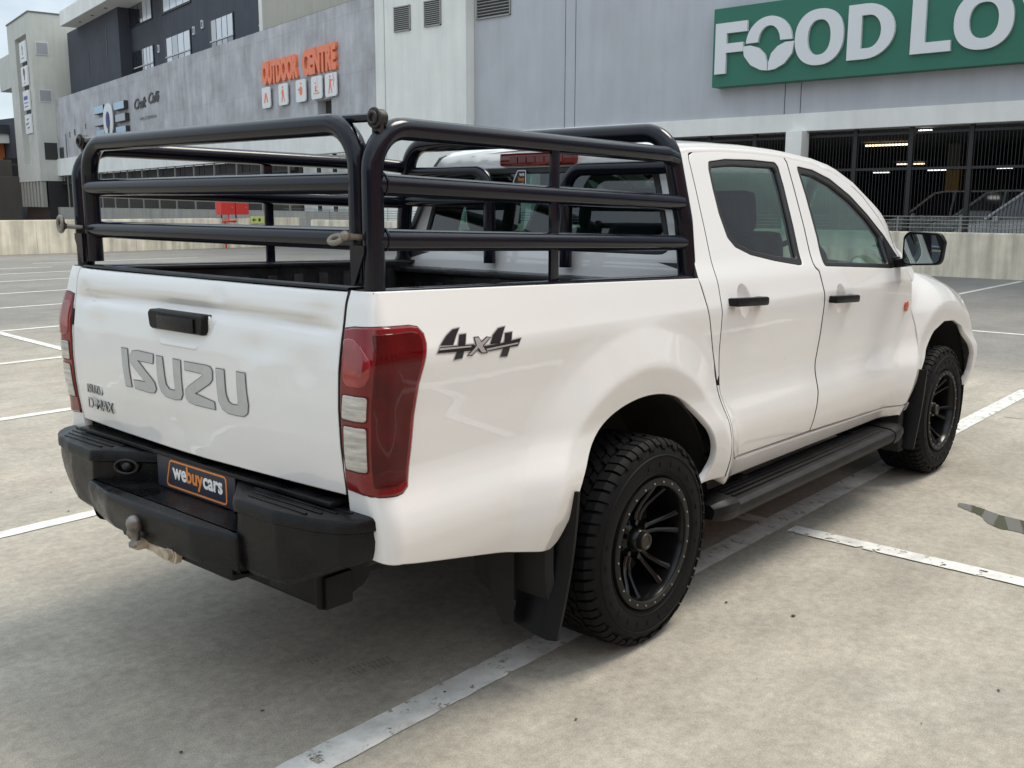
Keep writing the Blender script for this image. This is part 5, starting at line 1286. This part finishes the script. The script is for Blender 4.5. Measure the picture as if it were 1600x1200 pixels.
for s in (-1, 1):
    r_ = rails[s]
    mb = MB(); y = s * .80
    lx, lz = -1.105, 1.778
    mb.box((lx, y, lz - .035), (.012, .036, .075), None, 0, .003)
    mb.tube([(lx - .016, y, lz), (lx + .016, y, lz)], .0235, 20)
    mb.tube([(lx - .018, y + .014 * math.cos(t), lz + .014 * math.sin(t)) for t in np.linspace(0, 2 * math.pi, 18, endpoint=False)], .005, 8, closed=True)
    mb.tube([(lx - .012, y + .024 * math.cos(t), lz + .024 * math.sin(t)) for t in np.linspace(0, 2 * math.pi, 18, endpoint=False)], .0035, 8, closed=True)
    mb.build('hinge_lug', MP['lug'], r_, smooth=True, sharp=50)
    mb = MB(); mb.tube([(-1.108, s * .785, 1.780), (-1.114, s * .60, 1.782)], .012, 10); mb.build('hinge_pin', MP['tube'], gate, smooth=True)
    mb = MB(); yy = s * .772
    # eye bolt closing the gate
    if s > 0: ring = [(-1.20 + .004 * math.cos(t), .826 + .026 * math.cos(t), 1.484 + .026 * math.sin(t)) for t in np.linspace(0, 2 * math.pi, 20, endpoint=False)]
    else: ring = [(-1.205 + .010 * math.sin(t), -.740 + .022 * math.cos(t), 1.468 + .009 * math.sin(t)) for t in np.linspace(0, 2 * math.pi, 20, endpoint=False)]
    mb.tube(ring, .008, 9, closed=True)
    mb.tube([(-1.20, .812 if s > 0 else -.765, 1.478), (-1.145, .772 if s > 0 else -.776, 1.472)], .0085, 9)
    mb.sphere((-1.198, .808 if s > 0 else -.770, 1.478), .014, n=10)
    mb.build('eye_bolt', MP['steel_pale'] if s < 0 and 'steel_pale' in MP else MP['steel'], r_, smooth=True, sharp=60)
    mb = MB(); g = [(0, 0), (.05, .0), (.05, .03), (.012, .10), (0, .10)]
    flat_poly(mb, [(-a * s * 1.0, -b) for a, b in [(-.025, 0), (.03, 0), (.03, .02), (-.012, .105), (-.025, .105)]], (-1.158, yy, 1.452), (0, -1, 0), (0, 0, 1), .006)
    mb.build('latch_plate', MP['tube'], r_)
# hoop behind the cab with its window guards
mb = MB()
mb.tube(fillet([(.445, -.795, 1.285), (.438, -.775, 1.50), (.42, -.705, 1.828), (.42, .705, 1.828), (.438, .775, 1.50), (.445, .795, 1.285)], [.3, .125, .125, .3], 10), .035, 20)
for s in (-1, 1):
    mb.tube(fillet([(.43, s * .735, 1.700), (.43, s * .215, 1.700), (.43, s * .215, 1.30)], .085, 9), .027, 16)
    mb.tube([(.432, s * .765, 1.572), (.432, s * .215, 1.572)], .027, 16)
    mb.bbox((.38, s * .745, 1.283), (.50, s * .835, 1.293), bev=.002)
mb.build('roll_hoop', MP['tube'], T, smooth=True, sharp=50)

# ---- load bed
mb = MB()
zf = .88
def ridged(y0, y1, n, z, dz):
    pass
mb.bbox((-1.13, -.76, zf - .02), (.43, .76, zf), bev=.004)
for k in range(13): mb.bbox((-1.10, -.66 + k * .108, zf - .002), (.38, -.615 + k * .108, zf + .012), bev=.004)
for s in (-1, 1):
    v = [(-1.13, s * .765, zf), (.43, s * .765, zf), (.43, s * .745, 1.272), (-1.13, s * .745, 1.312), (-1.13, s * .80, zf), (.43, s * .80, zf), (.43, s * .80, 1.272), (-1.13, s * .80, 1.312)]
    mb.add(v, [(0, 1, 2, 3), (4, 5, 6, 7), (0, 1, 5, 4), (3, 2, 6, 7), (0, 3, 7, 4), (1, 2, 6, 5)])
    for k in range(11): mb.box((-1.03 + k * .135, s * .750, 1.08), (.05, .022, .36), None, 0, .006)
    # rim over the side of the box
    a, b = Vector((-1.165, s * .782, 1.3265)), Vector((.43, s * .782, 1.2865)); d = b - a; rot = Matrix.Rotation(-math.atan2(d.z, d.x), 3, 'Y')
    mb.box((a + b) / 2, (d.length, .108, .012), rot, 0, .004)
    # wheel arch box
    mb.box((-.02, s * .67, zf + .07), (.86, .20, .18), None, 0, .03)
mb.bbox((.395, -.76, zf), (.43, .76, 1.25), bev=.006)
for k in range(10): mb.box((.392, -.63 + k * .14, 1.05), (.02, .05, .30), None, 0, .006)
mb.bbox((.33, -.76, 1.245), (.44, .76, 1.268), bev=.006)
mb.build('bed_liner', MP['liner'], T, smooth=True)
mb = MB()
for k in range(24):
    y0, y1 = -.74 + k * 1.48 / 24, -.74 + (k + 1) * 1.48 / 24
    xm = lambda y: -1.172 - .022 * (1 - (y / .757) ** 2)
    mb.add([(xm(y0) + .006, y0, 1.340), (xm(y1) + .006, y1, 1.340), (xm(y1) + .055, y1, 1.340), (xm(y0) + .055, y0, 1.340), (xm(y0) + .002, y0, 1.334), (xm(y1) + .002, y1, 1.334), (xm(y1) + .055, y1, 1.10), (xm(y0) + .055, y0, 1.10)], [(0, 1, 2, 3), (4, 5, 1, 0), (3, 2, 6, 7)])
mb.build('tailgate_cap', MP['plastic'], tg)
mb = MB(); mb.bbox((-1.14, -.745, .80), (-1.11, .745, 1.325), bev=.004); mb.build('tailgate_inner', MP['liner'], tg)

# ---- underbody, wheel arch liners, mud flaps, steps
mb = MB()
mb.bbox((-1.10, -.55, .52), (.45, .55, .86)); mb.bbox((.45, -.83, .47), (2.60, .83, .56)); mb.bbox((2.60, -.50, .35), (3.70, .50, 1.00))
for s in (-1, 1): mb.bbox((-1.15, s * .40, .42), (3.6, s * .52, .56), bev=.01)
mb.bbox((-.06, -.70, .33), (.06, .70, .42), bev=.02); mb.sphere((0, .1, .37), .14); mb.bbox((3.03, -.70, .33), (3.15, .70, .42), bev=.02)
for s in (-1, 1): mb.tube([(-.2, s * .46, .55), (-.05, s * .46, .40)], .03, 12); mb.box((-.1, s * .47, .46), (1.1, .07, .03), None, 0, .005)
mb.cyl((-.95, -.25, .55), (-.30, -.25, .55), .09, 16)
mb.cyl((-1.17, -.78, .595), (-1.08, -.78, .595), .022, 12)
under = mb.build('underbody', MP['dark'], T, smooth=True)
def arch_liner(cx, cz, r, s):
    mb = MB(); n = 26; v = []
    for (y, rr) in ((.895, r + .005), (.88, r + .03), (.62, r + .03), (.53, r + .0)):
        for k in range(n + 1):
            t = math.pi * (-.12 + 1.24 * k / n); v.append((cx + rr * math.cos(t), s * y, cz + rr * math.sin(t)))
    f = []
    for i in range(3):
        for k in range(n): f.append((i * (n + 1) + k, i * (n + 1) + k + 1, (i + 1) * (n + 1) + k + 1, (i + 1) * (n + 1) + k))
    f.append(tuple(3 * (n + 1) + k for k in range(n + 1)))
    mb.add(v, f); mb.build('arch_liner', MP['dark'], T, smooth=True)
for s in (-1, 1): arch_liner(0, .43, .475, s); arch_liner(3.08, .41, .505, s)
def mud_flap(name, x, y0, y1, z0, z1, s, lean):
    n = 8; v = []
    for i in range(n + 1):
        t = i / n; z = z0 + (z1 - z0) * t; xx = x + lean * t + .02 * math.sin(t * 3)
        w0, w1 = y0 + .01 * t, y1 + .035 * t
        for k in range(7):
            q = k / 6; y = w0 + (w1 - w0) * q; v.append((xx + (.018 * (q - .85) * 6 if q > .85 else 0), s * y, z + (.03 * (1 - q) ** 2 if i == 0 else 0)))
    f = [(i * 7 + k, i * 7 + k + 1, (i + 1) * 7 + k + 1, (i + 1) * 7 + k) for i in range(n) for k in range(6)]
    m0 = len(v); v2 = [(a + .012, b, c) for a, b, c in v]; f2 = [tuple(i + m0 for i in q)[::-1] for q in f]
    rim = [i for i in range(7)] + [i * 7 + 6 for i in range(1, n + 1)] + [n * 7 + k for k in range(5, -1, -1)] + [i * 7 for i in range(n - 1, 0, -1)]
    f3 = [(rim[i], rim[(i + 1) % len(rim)], rim[(i + 1) % len(rim)] + m0, rim[i] + m0) for i in range(len(rim))]
    mb = MB(); mb.add(v + v2, f + f2 + f3); return mb.build(name, MP['plastic'], T, smooth=True)
for s in (-1, 1):
    mud_flap('mud_flap', -.512, .745, .925, .165, .66, s, .055); mud_flap('mud_flap', 2.590, .76, .950, .235, .68, s, .02)
    mb = MB(); flat_poly(mb, round_poly([(.68, .40), (.73, .55), (.785, .50), (.785, .20), (.74, .19), (.69, .26)], .02, 3), (-.545, 0, 0), (0, s, 0), (0, 0, 1), .005); mb.build('flap_bracket', MP['dark'], T)
def side_step(s):
    mb = MB(); X0, X1 = .60, 2.30
    sec_ = round_poly([(.785, .385), (.79, .405), (.83, .408), (.94, .398), (.965, .385), (.968, .362), (.955, .335), (.90, .330), (.80, .345)], .008, 2)
    mb.rings([[(x, s * y, z + (2.3 - x) * -.006) for (y, z) in sec_] for x in (X0, X1)])
    for k in range(4):
        y = .83 + k * .028; mb.box(((X0 + X1) / 2, s * y, .4045 - k * .002), (X1 - X0 - .1, .007, .008), None, 0, .002)
    for x in (.9, 2.05): mb.box((x, s * .74, .40), (.06, .20, .03), None, 0, .005)
    st = mb.build('side_step', MP['step'], T, smooth=True)
    for xe, d in ((X0, -1), (X1, 1)):
        mb = MB(); sc = [(0, 1.04, 0), (.05, 1.05, .004), (.10, .96, .006), (.135, .70, .004)]
        rr = []
        for (dx, k, up) in sc:
            rr.append([(xe + d * dx, s * (.875 + (y - .875) * k), .37 + (z - .37) * (1.25 * k) + up) for (y, z) in sec_])
        rr.insert(0, [(xe - d * .02, s * (.875 + (y - .875) * 1.03), .37 + (z - .37) * 1.2) for (y, z) in sec_])
        mb.rings(rr); mb.build('step_end_cap', MP['plastic'], st, smooth=True)
side_step(-1); side_step(1)

# ---- door mirrors
def mirror(s):
    cx, cy, cz = 2.335, s * 1.012, 1.333
    face = round_poly([(-.100, -.082), (.098, -.072), (.110, .045), (.085, .088), (-.075, .094), (-.100, .07)], .035, 5)
    mb = MB(); F = lambda k, dx, oy=0, hole=0: [(cx + dx, cy + s * (p[0] * k + oy), cz + p[1] * k) for p in face]
    mb.rings([F(.90, .006), F(.97, .0), F(1.0, .012), F(1.0, .03), F(.93, .07, -.004), F(.72, .105, -.012), F(.40, .125, -.02)])
    mb.box((cx + .075, s * .885, 1.262), (.07, .10, .045), Matrix.Rotation(R(8 * s), 3, 'X'), 0, .010)
    mb.box((cx + .08, s * .850, 1.262), (.085, .022, .06), None, 0, .006)
    m_ = mb.build('door_mirror', MP['plastic'], T, smooth=True)
    mb = MB(); ins_ = [(p[0] * .86, p[1] * .86) for p in face]
    # glass tilted a little towards the driver
    ey = Vector((.10, s, 0)).normalized(); ez_ = Vector((.04, 0, 1)).normalized()
    c = Vector((cx - .003, cy, cz)); vv = [c + ey * p[0] + ez_ * p[1] for p in ins_]
    mb.add(vv, [tuple(range(len(vv)))]); mb.build('mirror_glass', MP['mirror'], m_)
mirror(-1); mirror(1)

# ---- wheels
def make_wheel():
    w = bpy.data.objects.new('wheel', None); COL.objects.link(w); w.parent = T; w.empty_display_size = .2
    mb = MB()
    P = [(.226, -.105), (.238, -.122), (.250, -.131), (.268, -.137), (.295, -.1385), (.320, -.135), (.340, -.128), (.353, -.116), (.3605, -.10), (.3635, -.07), (.365, 0)]
    P = P + [(r, -y) for r, y in P[-2::-1]]
    mb.lathe(P, (0, 0, 0), 'Y', 96)
    n = 60
    for side_ in (-1, 1):
        for k in range(n):
            t0 = 2 * math.pi * (k + (.5 if side_ > 0 else 0)) / n; w_ = 2 * math.pi / n * (.80 if k % 2 else .72)
            pol = [(.066, .362), (.066, .3765), (.106, .3745), (.1215, .3645), (.1300, .3530), (.1330, .3430), (.120, .345)] if k % 2 else [(.070, .362), (.070, .3765), (.106, .3745), (.1215, .3645), (.1290, .3560), (.1250, .3510), (.118, .352)]
            v = []
            for j, tt in enumerate((t0, t0 + w_)):
                for (y, r) in pol:
                    sk = .03 * (1 - (y - .07) / .07) * (1 if j else 1)
                    v.append((r * math.cos(tt + sk), side_ * y, r * math.sin(tt + sk)))
            m_ = len(pol); f = [tuple(range(m_)), tuple(range(m_, 2 * m_))[::-1]] + [(i, i + m_, (i + 1) % m_ + m_, (i + 1) % m_) for i in range(m_)]
            mb.add(v, f)
    for row, y0 in enumerate((-.047, -.0155, .0155, .047)):
        nn = 56
        for k in range(nn):
            t0 = 2 * math.pi * (k + .5 * (row % 2)) / nn; w_ = 2 * math.pi / nn * .74; zz = .004 if k % 2 else -.004
            v = []
            for r in (.363, .3775):
                for (dy, dt) in ((-.0135 + zz, 0.02), (.0125 + zz, -.02), (.0125 + zz, w_ - .02), (-.0135 + zz, w_ + .02)):
                    v.append((r * math.cos(t0 + dt), y0 + dy, r * math.sin(t0 + dt)))
            mb.add(v, [(0, 1, 2, 3), (7, 6, 5, 4), (0, 4, 5, 1), (1, 5, 6, 2), (2, 6, 7, 3), (3, 7, 4, 0)])
    # raised rings on the side wall
    for r, y in ((.318, -.1365), (.258, -.134)):
        mb.lathe([(r - .003, y + .002), (r, y - .002), (r + .003, y + .002)], (0, 0, 0), 'Y', 96)
    for k in range(26):          # moulded characters read as raised dashes
        if k % 13 > 8: continue
        t = 2 * math.pi * k / 26; c = Vector((.288 * math.cos(t), -.1388, .288 * math.sin(t)))
        rot = Matrix.Rotation(-t, 3, 'Y'); mb.box(c, (.018, .003, .010 + .006 * (k % 3)), rot, 0, .001)
    mb.build('tyre', MP['rubber'], w, smooth=True, sharp=28)
    mb = MB()
    mb.lathe([(.230, -.112), (.234, -.122), (.234, -.128), (.208, -.128), (.204, -.118), (.198, -.09), (.194, -.02), (.186, .03), (.192, .10), (.226, .115)], (0, 0, 0), 'Y', 72, 0)
    mb.lathe([(.192, .020), (.150, .030), (.06, .025), (.0, .025)], (0, 0, 0), 'Y', 48, 1)
    ns = 6
    mb.lathe([(.088, .020), (.086, -.020), (.080, -.034), (.066, -.046), (.054, -.056), (.046, -.078), (.040, -.086), (.0, -.086)], (0, 0, 0), 'Y', 36, 0)
    for k in range(ns):
        t = 2 * math.pi * k / ns + .35; c, s_ = math.cos(t), math.sin(t)
        for sg_ in (-1, 1):
            v = []
            for (r, y, of, hw, th) in ((.060, -.042, .012, .013, .030), (.095, -.044, .013, .011, .030), (.130, -.058, .017, .011, .034), (.168, -.084, .026, .012, .038), (.204, -.108, .038, .015, .036)):
                for (a, yy) in ((-hw, y + th), (-hw * .8, y), (-hw * .3, y - .005), (hw * .3, y - .005), (hw * .8, y), (hw, y + th)):
                    aa = a + sg_ * of; v.append((r * c - aa * s_, yy, r * s_ + aa * c))
            f = []
            for i in range(4):
                for j in range(5): f.append((i * 6 + j, i * 6 + j + 1, (i + 1) * 6 + j + 1, (i + 1) * 6 + j))
                f.append((i * 6 + 5, i * 6, (i + 1) * 6, (i + 1) * 6 + 5))
            mb.add(v, f, 0)
    mb.build('rim', [MP['rim'], MP['dark']], w, smooth=True, sharp=30)
    mb = MB()
    mb.lathe([(.2365, -.124), (.2355, -.1345), (.232, -.1365), (.2115, -.1365), (.2085, -.133), (.2075, -.124)], (0, 0, 0), 'Y', 72, 0)
    mb.build('clamp_ring', MP['rim_matt'], w, smooth=True, sharp=30)
    mb = MB(); mb.cyl((0, -.135, 0), (0, -.1400, 0), .0034, 8)
    b0 = mb.build('ring_bolt', MP['bolt'], w)
    mb = MB(); mb.cyl((0, -.035, 0), (0, -.066, 0), .0105, 6)
    n0 = mb.build('wheel_nut', MP['rim'], w)
    for src, num, rad, ph in ((b0, 24, .222, 0), (n0, 6, .066, .87)):
        for k in range(num):
            o = src if k == 0 else src.copy()
            if k: COL.objects.link(o); o.parent = w
            t = 2 * math.pi * k / num + ph; o.location = (rad * math.cos(t), 0, rad * math.sin(t))
    mb = MB(); mb.lathe([(.032, -.07), (.032, -.101), (.029, -.106), (.022, -.106), (.020, -.103), (.0, -.103)], (0, 0, 0), 'Y', 32)
    mb.build('hub_cap', MP['cap'], w, smooth=True, sharp=30)
    return w
w0 = make_wheel()
def place_wheel(w, x, s, spin):
    w.location = (x, s * (.832 if x < 1 else .80), .3765); w.rotation_euler = (0, spin, 0) if s < 0 else (0, spin, math.pi)
place_wheel(w0, 0, -1, R(12))
for x, s, sp_ in ((3.095, -1, R(-25)), (0, 1, R(40)), (3.095, 1, R(77))):
    w = w0.copy(); COL.objects.link(w); w.parent = T; place_wheel(w, x, s, sp_)
    for ch in list(w0.children):
        c = ch.copy(); COL.objects.link(c); c.parent = w

# ---- cabin
mb = MB()
mb.bbox((.50, -.80, .56), (2.55, .80, .60)); mb.bbox((.475, -.78, .60), (.50, .78, 1.335))
for s in (-1, 1):
    mb.add([(.50, s * .80, .58), (2.55, s * .80, .58), (2.50, s * .79, 1.24), (1.6, s * .79, 1.275), (1.0, s * .78, 1.315), (.50, s * .77, 1.38)], [(0, 1, 2, 3, 4, 5)])
mb.build('cabin_trim', MP['trim'], T)
def lined(name, outline, holes, mir): panel(name, outline, CABF, MP['trim'], T, holes=holes, sp=.08, flange=False, lift=-.035, mirror=mir, grid=False)
for mir in (False, True):
    fr = [(.50, 1.32), (.52, 1.55), (.56, 1.76), (.9, 1.79), (1.5, 1.785), (1.8, 1.76), (2.0, 1.725), (2.2, 1.65), (2.4, 1.52), (2.6, 1.36), (2.70, 1.23)]
    lined('pillar_trim', fr, [[tuple(p) for p in offset_ring(resample(G_ if area2(G_) > 0 else G_[::-1], .05), -.006)[0]] for G_ in (RG, FG)], mir)
v = [(x, s * (float(prof(CABP, float(ze(x)))) - .06), float(ze(x)) - .012) for x in np.linspace(.58, 1.9, 8) for s in (-1, 0, 1)]
mb = MB(); mb.add(v, [(i * 3 + k, i * 3 + k + 1, i * 3 + k + 4, i * 3 + k + 3) for i in range(7) for k in (0, 1)]); mb.build('headlining', MP['trim'], T)
def seat(x, y, w_, nm='seat'):
    mb = MB()
    mb.box((x + .27, y, .86), (.52, w_, .16), None, 0, .05)
    mb.box((x - .03, y, 1.13), (.13, w_, .62), Matrix.Rotation(R(-14), 3, 'Y'), 0, .05)
    sd_ = mb.build(nm, MP['seat'], T, smooth=True)
    for yy in ([y] if w_ < .8 else [y - .40, y + .40]):
        mb = MB(); mb.box((x - .135, yy, 1.525), (.10, .27, .20), Matrix.Rotation(R(-10), 3, 'Y'), 0, .045)
        for q in (-.05, .05): mb.cyl((x - .115, yy + q, 1.36), (x - .13, yy + q, 1.45), .007, 8)
        mb.build('headrest', MP['seat'], sd_, smooth=True)
seat(1.62, -.38, .50); seat(1.62, .38, .50); seat(.78, 0, 1.34, 'rear_seat')
mb = MB(); mb.box((2.52, 0, 1.12), (.36, 1.52, .24), None, 0, .06); mb.box((2.36, -.38, 1.23), (.14, .34, .07), None, 0, .03)
dash = mb.build('dashboard', MP['dash'], T, smooth=True)
c = Vector((2.20, -.38, 1.20)); rot = Matrix.Rotation(R(-66), 3, 'Y')
mb = MB(); mb.tube([c + rot @ Vector((.185 * math.cos(t), .185 * math.sin(t), 0)) for t in np.linspace(0, 2 * math.pi, 32, endpoint=False)], .015, 10, closed=True)
mb.box(c, (.12, .12, .04), rot, 0, .02)
for t in (0, math.pi, -math.pi / 2): mb.tube([c, c + rot @ Vector((.18 * math.sin(t), .18 * math.cos(t), 0))], .012, 8)
mb.build('steering_wheel', MP['dash'], T, smooth=True)
